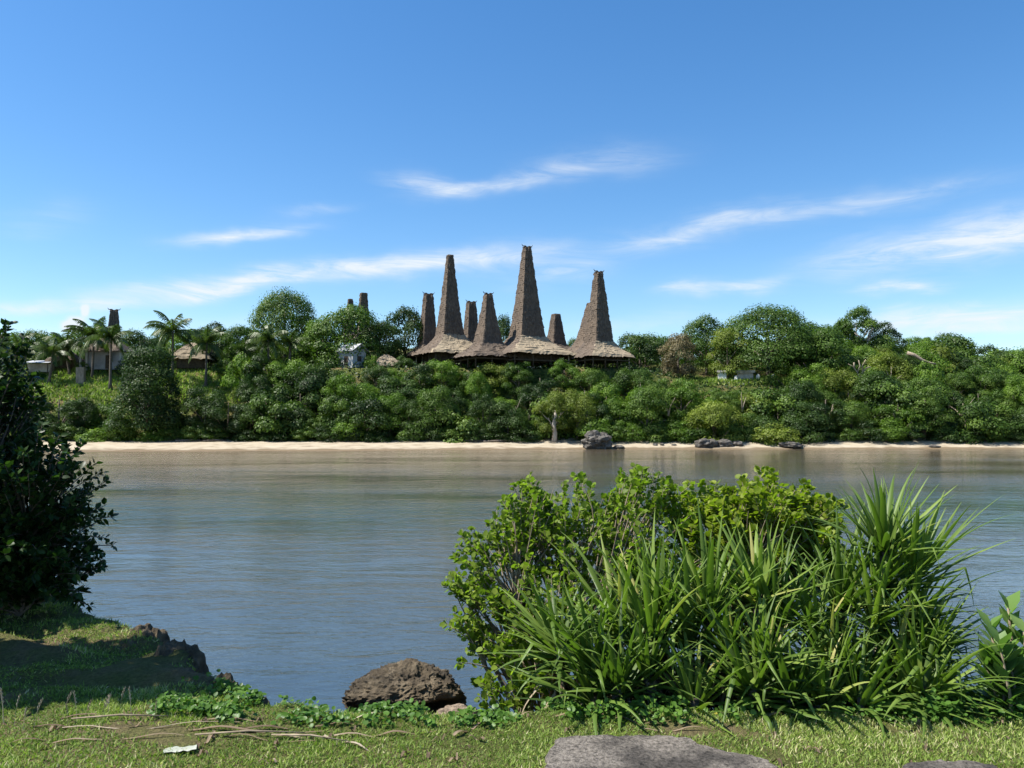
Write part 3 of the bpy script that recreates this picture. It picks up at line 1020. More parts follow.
def tower_house(label, px, Y, ytop, ybase, yeave, wtop, wbase, weave, seed, yaw=YAW, horn=True, straw=True, body=True):
    """all y are picture heights at depth Y, w are half widths in pixels across the rotated square"""
    k = Y / F / (math.cos(yaw) + math.sin(yaw))
    w2, w1, w0 = wtop * k, wbase * k, weave * k
    o = at(px, yeave, Y)
    gzv = hz(o.x, Y)
    z0 = o.z
    z1 = at(px, ybase, Y).z
    z2 = at(px, ytop, Y).z
    r = root('tower_house', label, 'thatched house', (o.x, Y, gzv), yaw, 'thatched houses with tall tower roofs')
    z0, z1, z2 = z0 - gzv, z1 - gzv, z2 - gzv
    prof = [(z1 - .3, w1 * 1.04), (z1 + (z2 - z1) * .12, w1 * .90), (z1 + (z2 - z1) * .35, w1 + (w2 - w1) * .40), (z2, w2)]
    link('tower_roof', thatch_loft('tower_roof', prof, 88, .30, .036, seed), r)
    sk = []
    for s in np.linspace(0, 1, 7):
        ww = w0 + (w1 - w0) * s
        zz = z0 + (z1 - z0) * (1 - (1 - s) ** .66)
        sk.append((zz, ww))
    link('skirt_roof', thatch_loft('skirt_roof', sk, 112, .30, .035, seed + 1, straw, .30), r)
    if horn:
        for sx in (-1, 1):
            b = MB()
            b.tube([(0, -.1, 0), (sx * w2 * .6, -.1, .25), (sx * (w2 + .25), -.1, .22), (sx * (w2 + .42), -.1, .48)], [.09, .09, .07, .03], 6)
            link('ridge_horn', b.mesh('ridge_horn', [M['dark_wood']]), r, loc=(0, 0, z2))
        b = MB()
        b.box((0, 0, .06), (w2 * 2.2, w2 * 1.5, .16))
        link('ridge_cap', b.mesh('ridge_cap', [M['dark_wood']]), r, loc=(0, 0, z2))
    if body:
        b = MB()
        wi = w0 * .62
        b.box((0, 0, 1.55), (wi * 2, wi * 2, max(.8, z0 - .4)))
        link('bamboo_wall', b.mesh('bamboo_wall', [M['dark_wood']]), r)
        b = MB()
        b.box((0, 0, .95), (w0 * 1.66, w0 * 1.66, .16))
        link('floor_platform', b.mesh('floor_platform', [M['dark_wood']]), r)
        for ix in (-1, -.33, .33, 1):
            for iy in (-1, -.33, .33, 1):
                if abs(ix) < 1 and abs(iy) < 1:
                    continue
                b = MB()
                b.tube([(0, 0, -.3), (0, 0, z0 + .35)], [.12, .10], 8)
                link('post', b.mesh('post', [M['pale_wood' if (ix + iy) > -.5 else 'dark_wood']], True), r, loc=(ix * w0 * .8, iy * w0 * .8, 0))
    return r


tower_house('tallest thatched tower house, its steep roof highest of the whole village', 527, 116, 248, 337, 355, 4.6, 19.0, 51, 100)
tower_house('second tallest thatched tower house, thin spire with a straw skirt roof nearest the dark trees', 449.5, 119, 255, 335, 354, 3.4, 15.0, 43, 200, horn=False)
tower_house('medium thatched tower house close before the tallest one, with a plain brown skirt roof', 488, 114.5, 295, 343, 357, 4.2, 15.5, 44, 300, straw=False)
tower_house('thatched tower house with horned ridge at the end of the row by the green wood', 599, 114.5, 273, 342, 357, 4.6, 15.0, 36, 400)
tower_house('narrow tower house with a flat horned top half hidden behind the thin spire', 428, 125, 295, 345, 356, 5.2, 11.0, 30, 500, straw=False, body=False)
tower_house('small dark tower house with pale battens between the thin spire and the medium tower', 471, 128, 303, 340, 354, 5.0, 9.5, 26, 600, straw=False, body=False)
tower_house('small blunt tower house peeping out right behind the tallest one', 556, 127, 314, 344, 354, 4.4, 10.5, 28, 700, horn=False, straw=False, body=False)
tower_house('dark tower house mostly hidden behind the one at the end of the row', 591, 124, 303, 342, 355, 4.2, 16.5, 34, 800, horn=False, straw=False, body=False)
tower_house('tiny far tower top over the green trees, the shorter of a pair', 350, 150, 299, 330, 340, 2.6, 7, 16, 900, horn=False, straw=False, body=False)
tower_house('tiny far tower top over the green trees, the taller of a pair', 363, 150, 293, 330, 340, 3.8, 8, 18, 950, horn=False, straw=False, body=False)
tower_house('dark far tower top sticking out behind the palm crowns', 113, 136, 311, 345, 354, 4.6, 9, 20, 980, straw=False, body=False)


def gable_roof(b, w, d, z0, z1, over=.3, thick=.12):
    w2, d2 = w / 2 + over, d / 2 + over
    for s in (-1, 1):
        vs = [(-d2, s * w2, z0), (d2, s * w2, z0), (d2, 0, z1), (-d2, 0, z1)]
        vs = [(v[0], v[1], v[2]) for v in vs] + [(v[0], v[1], v[2] + thick) for v in vs]
        b.add(vs, [(0, 1, 2, 3), (7, 6, 5, 4), (0, 4, 5, 1), (1, 5, 6, 2), (2, 6, 7, 3), (3, 7, 4, 0)])


# small white house with tin roof
p = at(352, 358, 115)
zg = hz(p.x, p.y)
r = root('small_house', 'small white house with a pale tin gable roof among the trees', 'house', (p.x, p.y, zg), R(-35))
b = MB()
b.box((0, 0, 1.2), (3.0, 2.6, 2.8))
b.add([(1.5, -1.3, 2.6), (1.5, 1.3, 2.6), (1.5, 0, 3.55), (-1.5, -1.3, 2.6), (-1.5, 1.3, 2.6), (-1.5, 0, 3.55)], [(0, 1, 2), (5, 4, 3), (0, 2, 5, 3), (2, 1, 4, 5)])
link('wall', b.mesh('wall', [M['white_paint']]), r)
b = MB()
gable_roof(b, 2.6, 3.0, 2.55, 3.62, .35, .06)
link('roof', b.mesh('roof', [M['tin']]), r)
b = MB()
b.box((0, 0, 0), (.05, .8, .8))
link('window', b.mesh('window', [M['dark_wood']]), r, loc=(1.51, 0, 1.5))
b = MB()
b.box((0, 0, 0), (.8, .05, 1.8))
link('door', b.mesh('door', [M['dark_wood']]), r, loc=(.2, -1.31, .95))

# plaster house behind the palms
p = at(108, 372, 119)
zg = hz(p.x, p.y)
r = root('plaster_house', 'grey-white plaster house with pale corner posts behind the palms', 'house', (p.x, p.y, zg), R(4))
b = MB()
b.box((0, 0, 1.3), (5.0, 4, 2.8))
link('wall', b.mesh('wall', [M['plaster']]), r)
b = MB()
for k in range(2):
    pass
vs = [(-3.2, -2.6, 2.55), (3.2, -2.6, 2.55), (3.2, 2.6, 2.55), (-3.2, 2.6, 2.55), (-1.2, 0, 4.7), (1.2, 0, 4.7)]
b.add(vs, [(0, 1, 5, 4), (1, 2, 5), (2, 3, 4, 5), (3, 0, 4), (3, 2, 1, 0)])
link('roof', b.mesh('roof', [M['thatch_old']]), r)
for x in (-3.0, -2.1, 2.6):
    b = MB()
    b.box((0, 0, 1.15), (.26, .26, 2.75))
    link('pillar', b.mesh('pillar', [M['white_paint']]), r, loc=(x, -2.2, 0))
b = MB()
b.box((0, 0, 1.0), (.9, .06, 2.0))
link('door', b.mesh('door', [M['dark_wood']]), r, loc=(.9, -2.02, 0))


def open_hut(label, px, yg, Y, w, d, hw_, hr, rz, roofmat='thatch_straw', thickness=.3):
    p = at(px, yg, Y)
    r = root('open_hut', label, 'hut', (p.x, Y, hz(p.x, Y)), rz)
    prof = [(hw_ - .2, w / 2 + .5), (hw_ + .6 * (hr - hw_), w * .28), (hr, .25)]
    o = link('roof', thatch_loft('hut_roof', prof, 64, .3, .07, int(px), False, .25), r)
    o.data.materials[0] = M[roofmat]
    o.scale = (1, d / w, 1)
    for sx in (-1, 1):
        for sy in (-1, 1):
            b = MB()
            b.tube([(0, 0, -.2), (0, 0, hw_ + .3)], [.1, .08], 7)
            link('post', b.mesh('post', [M['dark_wood']], True), r, loc=(sx * w * .42, sy * d * .42, 0))
    b = MB()
    b.box((0, 0, hw_ * .42), (w * .78, d * .78, hw_ * .75))
    link('wall', b.mesh('wall', [M['dark_wood']]), r)
    return r


open_hut('open thatched hut with a tan sagging roof beside the tall palm', 192, 368, 119, 4.9, 3.6, 1.8, 4.0, R(10))
open_hut('low dark thatched shelter beside the brown stone pillar', 65, 371, 119, 3.2, 3, 1.5, 3.0, R(5), 'thatch_old')
open_hut('low tan thatched roof mound between the tin-roofed house and the first tower', 386, 361, 116, 3.6, 3.0, .8, 2.1, R(25))
p = at(40, 373, 117)
r = root('tin_shelter', 'low lean-to with a flat tin roof beside the short palm', 'shelter', (p.x, p.y, hz(p.x, p.y)))
b = MB()
b.add([(-1.9, -1.2, 1.25), (1.9, -1.2, 1.25), (1.9, 1.2, 1.75), (-1.9, 1.2, 1.75), (-1.9, -1.2, 1.31), (1.9, -1.2, 1.31), (1.9, 1.2, 1.81), (-1.9, 1.2, 1.81)],
      [(3, 2, 1, 0), (4, 5, 6, 7), (0, 1, 5, 4), (1, 2, 6, 5), (2, 3, 7, 6), (3, 0, 4, 7)])
link('roof', b.mesh('roof', [M['tin']]), r)
b = MB()
b.box((0, .3, .6), (3.4, 1.4, 1.2))
link('wall', b.mesh('wall', [M['tomb_stone']]), r)
for x in (-1.7, 1.7):
    b = MB()
    b.tube([(0, 0, -.2), (0, 0, 1.25)], [.07, .06], 6)
    link('post', b.mesh('post', [M['dark_wood']]), r, loc=(x, -1.05, 0))


# ------------------------------------------------------------------ rocks, tombs, beach things
def rock_mesh(name, seed, rx, ry, rz, sub=4, rough=.28, freq=1.6, pits=0.0, undercut=0.0, flat=0.0):
    import bmesh
    bm = bmesh.new()
    bmesh.ops.create_icosphere(bm, subdivisions=sub, radius=1)
    off = Vector((seed * 3.1, seed * 1.7, seed * .9))
    for v in bm.verts:
        d = v.co.normalized()
        n = mnoise.fractal(d * freq + off, .9, 2.1, 6)
        rad = 1 + rough * n
        if pits:
            c = mnoise.cell(d * 9 + off)
            vd = mnoise.voronoi(d * 5 + off)[0][0]
            vd2 = mnoise.voronoi(d * 13 + off)[0][0]
            vd3 = mnoise.voronoi(d * 27 + off)[0][0]
            rad += pits * .6 * (vd - .35) - pits * .45 * (vd2 - .35) - pits * .35 * (vd3 - .35)
        p = d * rad
        if undercut and d.y < 0.2:
            k = max(0, .2 - d.y) * math.exp(-((d.z - .06) / .24) ** 2) * (.5 + .5 * math.cos(max(-1.9, min(1.9, d.x - .3)) * 1.6))
            p.y += undercut * k
        v.co = Vector((p.x * rx, p.y * ry, max(p.z, -1 + flat) * rz))
    me = bpy.data.meshes.new(name)
    bm.to_mesh(me)
    bm.free()
    me.polygons.foreach_set('use_smooth', [sub < 5] * len(me.polygons))
    return me


def rock(label, px, yb, Y, wpx, hpx, mat, seed, group=None, name='boulder', z=None, cat='boulder', **kw):
    p = at(px, yb, Y)
    rx = wpx / 2 * Y / F
    rz = hpx / 2 * Y / F
    me = rock_mesh(name, seed, rx, kw.pop('ry', rx * .8), rz * 1.15, **kw)
    o = link(name, me, None, M[mat], (p.x, Y, (p.z if z is None else z) + rz * .85))
    return tag(o, label, cat, group)


rock('big grey boulder standing alone on the sand at the waterline', 597, 448.5, 96.4, 27, 17, 'rock_dark', 3, sub=5, rough=.35, freq=1.3, pits=.1)
rock('flat dark stone lying beside the big grey boulder', 619, 449, 96.5, 11, 4, 'rock_dark', 4, sub=3)
for i, (px, w, h, lab, mt) in enumerate([(703, 16, 9, 'dark boulder at the near end of the low rock cluster below the olive tree', 'rock_dark'), (712, 13, 9, 'middle grey boulder of the low rock cluster below the olive tree', 'rock_dark'),
                                          (724, 15, 9, 'dark rounded boulder of the low rock cluster next to the white stone', 'rock_dark'), (730, 6, 5, 'small white stone in the low rock cluster', 'white_stone'),
                                          (737, 13, 7, 'last low boulder of the rock cluster below the olive tree', 'rock_dark')]):
    rock(lab, px, 448, 97.2 + .15 * i, w, h, mt, 10 + i, sub=4, rough=.35)
rock('low brown rock under the straggly olive shrub', 790, 447.5, 97.4, 21, 6, 'rock_dark', 20, sub=4, rough=.4)
for i, (px, py, w) in enumerate([(655, 445.8, 5), (662, 445.4, 4), (674, 446, 5), (180, 449, 11), (345, 446, 8), (395, 448, 4), (442, 448.5, 7), (935, 447.5, 12)]):
    lab = {0: 'small dark stone on the sand past the big boulder', 3: 'flat dark stone at the waterline below the cone-shaped tree', 4: 'brown lump of driftwood and weed on the middle of the sand',
           5: 'small dark stone standing at the waterline', 6: 'small flat black stone at the waterline before the thatched village', 7: 'long flat dark stone at the waterline below the wooded rise'}.get(i, 'small dark stone on the sand past the big boulder')
    rock(lab, px, py, 97.0 if py > 446.5 else 98.4, w, 2.4, 'rock_dark', 30 + i, 'small stones on the far beach', name='stone', cat='stone', sub=3)
rngl = random.Random(4)
for i, (px, py, L) in enumerate([(190, 445, 30), (215, 443.5, 24), (470, 441.5, 40), (500, 441, 34), (335, 443, 20)]):
    Y = 99.5
    a, b_ = at(px - L / 2, py, Y), at(px + L / 2, py + rngl.uniform(-1, 1), Y + .6)
    a.z = hz(a.x, a.y) + .1
    b_.z = hz(b_.x, b_.y) + .1
    limb('driftwood_log', ['dark driftwood log on the sand below the cone-shaped tree', 'thin driftwood log just past the cone-shaped tree', 'long driftwood log at the back of the sand below the thin spire',
                           'driftwood log at the back of the sand below the tallest tower', 'short driftwood log on the shaded sand below the tin-roofed house'][i], 'log',
         [a, a.lerp(b_, .5) + Vector((0, 0, .08)), b_], [.13, .12, .07], 'bark', 'driftwood on the far beach')

for px, py, w, h, lab in [(722, 376, 8, 9.5, 'smaller pale stone tomb on the grassy ledge'), (745, 377, 15, 9.5, 'larger stone tomb with a flat capstone on the grassy ledge')]:
    Y = 114
    p = at(px, py, Y)
    zg = hz(p.x, Y)
    r = root('stone_tomb', lab, 'tomb', (p.x, Y, zg), R(-12))
    k = Y / F
    b = MB()
    b.box((0, 0, h * k * .42), (w * k, w * k * .7, h * k * .85), jitter=.05)
    link('base_block', b.mesh('base_block', [M['white_stone' if w < 10 else 'tomb_stone']]), r)
    b = MB()
    b.box((0, 0, 0), (w * k * 1.25, w * k * .95, .28), jitter=.05)
    link('capstone', b.mesh('capstone', [M['tomb_stone']]), r, loc=(0, 0, h * k * .85 + .1))
for i, (px, lab) in enumerate([(736, 'white rounded stone between the two tombs'), (758, 'white rounded stone just past the larger tomb'), (773, 'white rounded stone standing apart at the end of the tomb ledge')]):
    p = at(px, 377, 113)
    rock(lab, px, 377, 113, 4.2, 5.5, 'white_stone', 50 + i, 'white stones on the ledge', name='white_stone', cat='stone', z=hz(p.x, 113), sub=3)
p = at(80.5, 378, 113)
b = MB()
b.box((0, 0, 1.1), (1.05, .9, 2.4), .2, taper=.93, jitter=.06)
tag(link('stone_pillar', b.mesh('stone_pillar', [M['dead_bark']]), loc=(p.x, 113, hz(p.x, 113))), 'stout brown stone pillar standing on the grass before the plaster house', 'stone pillar')

# ------------------------------------------------------------------ near bank: rocks
o = rock('big brown pitted coral rock at the water edge beside the bushes', 404, 712, 5.35, 114, 62, 'coral_rock', 71, name='coral_rock', cat='rock', z=.82, sub=6, rough=.22, freq=1.3, pits=.20, undercut=.75, ry=.36)
o.location.z = 1.17
rock('small pale brown rock beneath the leaves next to the coral rock', 458, 715, 5.0, 52, 30, 'coral_pale', 72, name='coral_rock', cat='rock', z=1.08, sub=5, rough=.25, pits=.16)
for i, (px, Y, w, hh, zt, lab) in enumerate([(183, 5.72, 54, .42, 1.44, 'dark layered rock jutting from the shaded bank over the water'), (226, 5.0, 56, .40, 1.40, 'brown knobbly rock at the bank edge above the creeper'),
                                             (262, 4.85, 40, .30, 1.36, 'small brown rock at the end of the bank edge'), (150, 6.25, 52, .36, 1.42, 'low ledge rock on the sunlit tip of the bank')]):
    rx = w / 2 * Y / F
    o = link('bank_rock', rock_mesh('bank_rock', 80 + i, rx, rx * 1.2, hh, 5, .22, 1.5, .07), None, M['coral_rock'], ((px - 512) / F * Y, Y, zt - hh * .95))
    tag(o, lab, 'rock', 'rocks along the shaded bank')

# concrete slabs set in the grass


def on_ground(px, py, z=1.41):
    t = (3.0 - z) / ((py - 424.0) / F)
    # pitch is small: solve on the level plane exactly
    u, v = (px - 512) / F, (384 - py) / F
    dy, dz = CP - v * SP, SP + v * CP
    t = (z - 3.0) / dz
    return u * t, dy * t


def slab(name, label, outline, top):
    random.seed(len(outline))
    P = []
    for i, (x, y) in enumerate(outline):
        x2, y2 = outline[(i + 1) % len(outline)]
        n = max(2, int(math.hypot(x2 - x, y2 - y) / .03))
        for k in range(n):
            t = k / n
            P.append((x + (x2 - x) * t + random.gauss(0, .006), y + (y2 - y) * t + random.gauss(0, .006)))
    cx = sum(p[0] for p in P) / len(P)
    cy = sum(p[1] for p in P) / len(P)
    b = MB()
    rings = [(1.0, -.25), (1.0, top - .008), (.992, top), (.9, top), (.8, top), (.6, top), (.4, top), (.2, top)]
    vs = []
    for s, z in rings:
        for x, y in P:
            xx, yy = cx + (x - cx) * s, cy + (y - cy) * s
            vs.append((xx - cx, yy - cy, z + (.006 * fbm(xx * 7, yy * 7) if z > 0 else 0)))
    n = len(P)
    fs = []
    for i in range(len(rings) - 1):
        for k in range(n):
            k2 = (k + 1) % n
            fs.append((i * n + k, i * n + k2, (i + 1) * n + k2, (i + 1) * n + k))
    fs.append(tuple((len(rings) - 1) * n + k for k in range(n)))
    b.add(vs, fs)
    return tag(link(name, b.mesh(name, [M['slab']]), loc=(cx, cy, 1.40)), label, 'slab')


BIG = [(530, 800), (543, 768), (551, 745), (559, 737), (600, 735), (650, 735), (692, 737), (699, 744), (722, 750), (748, 754), (768, 760), (782, 770), (800, 800)]
SMALL = [(890, 800), (904, 766), (912, 762), (940, 760), (968, 761), (992, 764), (1003, 771), (1015, 800)]
slab('concrete_slab', 'large weathered grey concrete slab set in the near grass', [on_ground(a, b_, 1.43) for a, b_ in BIG], .03)
slab('concrete_slab', 'small grey concrete slab end showing at the bottom near the leafy shrub', [on_ground(a, b_, 1.43) for a, b_ in SMALL], .03)

# ------------------------------------------------------------------ near shrubs


def twig_shrub(name, label, cat, base, lobes, n_twigs, per, leaf, mat, seed, template=LEAFN, twig_r=.006, droop=.0, leafspan=.4, bare=0, group=None, stems=7, bark='twig'):
    """lobes: (centre, radius3). branches run from the base to twig tips, leaves sit along the outer twig"""
    global rng
    rng = np.random.default_rng(seed)
    base = Vector(base)
    r = root(name, label, cat, base, 0, group)
    wt = np.array([l[1][0] * l[1][1] * l[1][2] for l in lobes]) ** .7
    wt = wt / wt.sum()
    b = MB()
    P, D = [], []
    hubs = []
    for l in lobes:
        c = Vector(l[0]) - base
        for k in range(max(2, stems // len(lobes) + 1)):
            h = c * .62 + Vector(rng.normal(size=3) * .10)
            st = Vector((rng.normal() * .10, rng.normal() * .06, -.05))
            mid = st.lerp(h, .5) + Vector(rng.normal(size=3) * .06)
            b.tube([st, mid, h], [twig_r * 3.2, twig_r * 2.5, twig_r * 1.8], 6)
            hubs.append((h, l))
    for t in range(n_twigs):
        l = lobes[rng.choice(len(lobes), p=wt)]
        hs = [h for h, ll in hubs if ll is l]
        h = hs[rng.integers(len(hs))]
        d = unit(rng.normal(size=3))
        if d[2] < -.35:
            d[2] *= -.6
        rad = (.55 + .5 * rng.random() ** .6)
        tip = Vector(np.array(l[0]) + d * np.array(l[1]) * rad) - base
        ctrl = h.lerp(tip, .5) + Vector((rng.normal() * .07, rng.normal() * .07, .08))
        pts = [h.lerp(ctrl, s).lerp(ctrl.lerp(tip, s), s) for s in np.linspace(0, 1, 7)]
        b.tube(pts, [twig_r * (1.4 - 1.0 * s) for s in np.linspace(0, 1, 7)], 4, False)
        if t < bare:
            continue
        L = sum((pts[i + 1] - pts[i]).length for i in range(6))
        span = min(.9, leafspan / max(L, .05))
        for q in range(per):
            s = 1 - span * (rng.random() ** 1.4)
            i = min(5, int(s * 6))
            pp = pts[i].lerp(pts[i + 1], s * 6 - i)
            ax = (pts[i + 1] - pts[i]).normalized()
            P.append(pp)
            D.append(ax)
    P = np.array(P)
    D = np.array(D)
    n = len(P)
    side = unit(np.cross(D, rng.normal(size=(n, 3))))
    Yax = unit(side * .9 + D * .45 + np.array([0, 0, .15 - droop]))
    nrm = unit(np.array([-.15, -.05, 1.0]) + rng.normal(size=(n, 3)) * .55 + side * .2)
    X = unit(np.cross(Yax, nrm))
    Zax = np.cross(X, Yax)
    S = leaf * (.55 + .75 * rng.random(n))
    P = P + Yax * .008
    tint = np.clip(.48 + .2 * rng.normal(size=n), 0, .93)
    tint[rng.random(n) < .012] = 1.0
    link('branches', b.mesh('branches', [M[bark]], True), r)
    link('foliage', inst(name + '_leaves', *template, P, X, Yax, Zax, S, tint), r, M[mat])
    return r


def L3(px, py, Y, rx, ry, rz):
    p = at(px, py, Y)
    k = Y / F
    return (tuple(p), (rx * k, ry, rz * k))


# green bush with round leaves
twig_shrub('leafy_bush', 'green round-leaved bush leaning out over the water beside the coral rock', 'bush', (.35, 5.5, .72),
           [L3(492, 655, 5.5, 44, .4, 42), L3(478, 600, 5.6, 34, .35, 38), L3(456, 585, 5.6, 20, .25, 16), L3(462, 625, 5.5, 22, .25, 16), L3(526, 492, 5.9, 18, .25, 20), L3(588, 486, 6.0, 16, .25, 16), L3(640, 482, 6.0, 24, .3, 18), L3(500, 560, 5.8, 50, .45, 46), L3(530, 520, 5.9, 44, .4, 44), L3(575, 525, 6.0, 60, .5, 48), L3(645, 510, 6.0, 56, .5, 42), L3(600, 560, 5.7, 70, .45, 50),
            L3(540, 620, 5.4, 56, .4, 60), L3(505, 690, 5.1, 46, .25, 22), L3(560, 690, 5.0, 56, .25, 24), L3(530, 655, 5.2, 50, .3, 30), L3(660, 580, 5.8, 80, .5, 60)],
           560, 27, .040, 'bush_leaf', 21, ROUND, .005, .02, .32, bare=40, stems=26)
twig_shrub('leafy_bush', 'yellow-green rounded bush with bare grey twigs behind the strap-leaved plants', 'bush', (1.75, 5.9, .72),
           [L3(758, 512, 6.0, 66, .5, 46), L3(705, 522, 6.0, 46, .45, 40), L3(803, 522, 6.0, 40, .45, 42), L3(760, 570, 5.9, 90, .4, 60)],
           400, 34, .045, 'bush_yellow', 22, ROUND, .005, .0, .30, bare=60, stems=12)


# pandanus
def strap_leaves(base, az, el, L, W, droop, tint, kink=None, segs=9, rs=None):
    """vectorised arching strap leaves with a V-shaped section"""
    n = len(az)
    p = base.copy()
    e = el.copy()
    rows = []
    for s in range(segs + 1):
        t = s / segs
        d = np.stack([np.cos(az) * np.cos(e), np.sin(az) * np.cos(e), np.sin(e)], 1)
        side = np.stack([-np.sin(az), np.cos(az), np.zeros(n)], 1)
        up = np.cross(side, d) * -1
        up = np.where(up[:, 2:3] < 0, -up, up) if s == 0 else up
        w = W * (.75 + .5 * min(1, t * 4) * .5) * (1 - t ** 1.6) ** .9
        w = np.maximum(w, .0015)
        nrm = np.cross(d, side)
        rows.append(np.stack([p - side * w[:, None] * .5 + nrm * -w[:, None] * .28, p, p + side * w[:, None] * .5 + nrm * -w[:, None] * .28], 1))
        p = p + d * (L / segs)[:, None]
        e = e - droop * (.35 + 1.3 * t) / segs
        if kink is not None:
            e = e - np.where((kink >= 0) & (np.abs(t - kink) < .5 / segs), 1.3, 0)
        e = np.maximum(e, -1.45)
    V = np.stack(rows, 1)  # n, segs+1, 3, 3
    V = V.reshape(n, -1, 3)
    k = (segs + 1) * 3
    q = []
    for s in range(segs):
        a = s * 3
        q += [(a, a + 1, a + 4, a + 3), (a + 1, a + 2, a + 5, a + 4)]
    q = np.array(q)
    loops = (q[None] + (np.arange(n) * k)[:, None, None]).reshape(-1)
    return V.reshape(-1, 3), loops, np.full(n * len(q), 4), np.repeat(tint, k)


def pandanus(label, base, heads, seed):
    rs = np.random.default_rng(seed)
    base = Vector(base)
    r = root('pandanus_plant', label, 'pandanus', base, 0, 'pandanus plants on the bank')
    b = MB()
    for (px, py, Y, n, L, tilt, upright) in heads:
        c = at(px, py, Y) - base
        st = Vector((c.x * .35, c.y * .3, -.1))
        m = st.lerp(c, .5) + Vector((0, 0, -.06))
        b.tube([st, m, c], [.035, .03, .03], 7)
        dryn = 9 if py < 610 else 22
        for kind in ('leaf_rosette', 'dead_leaves'):
            nn = n if kind == 'leaf_rosette' else dryn
            i = np.arange(nn)
            az = i * 2.399 + rs.normal(size=nn) * .25
            if kind == 'leaf_rosette':
                el = np.radians(86 - (96 - upright) * (i / nn) ** .85 + rs.normal(size=nn) * 7)
                droop = np.radians(8 + 72 * rs.random(nn) ** 2.0) * (1.1 - upright / 80)
                kink = np.where(rs.random(nn) < .13, .35 + .45 * rs.random(nn), -1)
                LL = L * (.62 + .5 * rs.random(nn)) * (1 - .25 * (i < 4))
                tint = np.clip(.42 + .17 * rs.normal(size=nn) - .12 * (i / nn) + .1, 0, .9)
                tint = np.where(rs.random(nn) < .012, 1.0, tint)
                zb = -.10 * i / nn
                W = .043 * (.65 + .55 * rs.random(nn))
            else:
                el = np.radians(-25 - 45 * rs.random(nn))
                droop = np.radians(60 + 50 * rs.random(nn))
                kink = None
                LL = L * (.40 + .5 * rs.random(nn))
                tint = rs.random(nn)
                zb = -.12 - .2 * rs.random(nn)
                W = .026 * (.6 + .6 * rs.random(nn))
            # lean the fan towards its tilt
            az = az + .35 * np.sin(tilt - az)
            bs = np.stack([np.cos(az) * .025 + 0, np.sin(az) * .025, zb * np.ones(nn)], 1)
            V, lp, tt, tn = strap_leaves(bs, az, el, LL, W, droop, tint, kink)
            o = link(kind, raw_mesh(kind, V, lp, tt, tn), r, M['pandan' if kind == 'leaf_rosette' else 'pandan_dry'], c)
            if kind == 'leaf_rosette':
                o.rotation_euler = (rs.normal() * .12, math.cos(tilt) * .22, 0)
    link('stem', b.mesh('stem', [M['palm_bark']], True), r)
    return r


PI = math.pi
TOP = [(540, 640), (570, 618), (610, 598), (650, 582), (700, 566), (760, 572), (800, 585), (840, 575), (880, 545), (915, 560), (945, 600), (975, 645)]
prs = random.Random(77)
plants = [[], [], [], []]
cuts = [640, 745, 838, 2000]
tries = 0
spots = [(592, 655), (618, 622), (690, 635), (765, 650), (815, 625), (885, 540)]
while len(spots) < 34 and tries < 6000:
    tries += 1
    px, py = prs.uniform(545, 965), prs.uniform(520, 698)
    if py < interp(px, TOP) + 12:
        continue
    if px < 575 and py > 668:
        continue
    if all(math.hypot((px - a) / 1.0, (py - b_) / .9) > 30 for a, b_ in spots):
        spots.append((px, py))
spots = [(a - max(0, a - 915) * .75, b_) for a, b_ in spots]
for px, py in spots:
    f = (690 - py) / 170.0
    Y = 4.62 + .85 * max(0, f) + prs.uniform(-.06, .12)
    if px < 640:
        tilt = PI + prs.uniform(-.8, .9)
    elif px > 860:
        tilt = prs.uniform(-1.0, .8)
    else:
        tilt = prs.choice([PI * 1.4, PI * .5, PI]) + prs.uniform(-.7, .7)
    up = max(5, min(50, 14 + 38 * f + prs.uniform(-8, 8)))
    if px > 855 and py > 590:
        up = prs.uniform(-2, 16)
    L = prs.uniform(.52, .74) if py < 640 else prs.uniform(.42, .56)
    k = next(i for i, c in enumerate(cuts) if px < c)
    plants[k].append((px, py, Y, prs.randint(36, 50), L, tilt, up))
plants[3][0 if plants[3][0][0] == 885 else -1] = (885, 540, 5.15, 56, .57, PI * .5, 30)
pandanus('low pandanus with fanned blades nearest the round-leaved bush', (.50, 5.0, .80), plants[0], 31)
pandanus('upright grassy pandanus in the middle, before the yellow-green bush', (1.10, 5.1, .82), plants[1], 32)
pandanus('dense pandanus with arching blades left of the tallest tuft', (1.6, 5.05, .82), plants[2], 33)
pandanus('tallest pandanus with a spiky upright tuft, its far side in deep shade', (2.25, 5.15, .82), plants[3], 34)


twig_shrub('low_shrub', 'low dark leafy shrub filling the ground beneath the pandanus plants', 'shrub', (1.6, 5.35, .66),
           [L3(640, 690, 5.35, 60, .25, 34), L3(720, 690, 5.4, 60, .25, 36), L3(800, 690, 5.4, 60, .25, 36), L3(870, 685, 5.4, 55, .25, 36), L3(915, 680, 5.45, 36, .25, 30)],
           330, 30, .05, 'near_dark', 24, LEAFN, .004, .0, .3, stems=14)


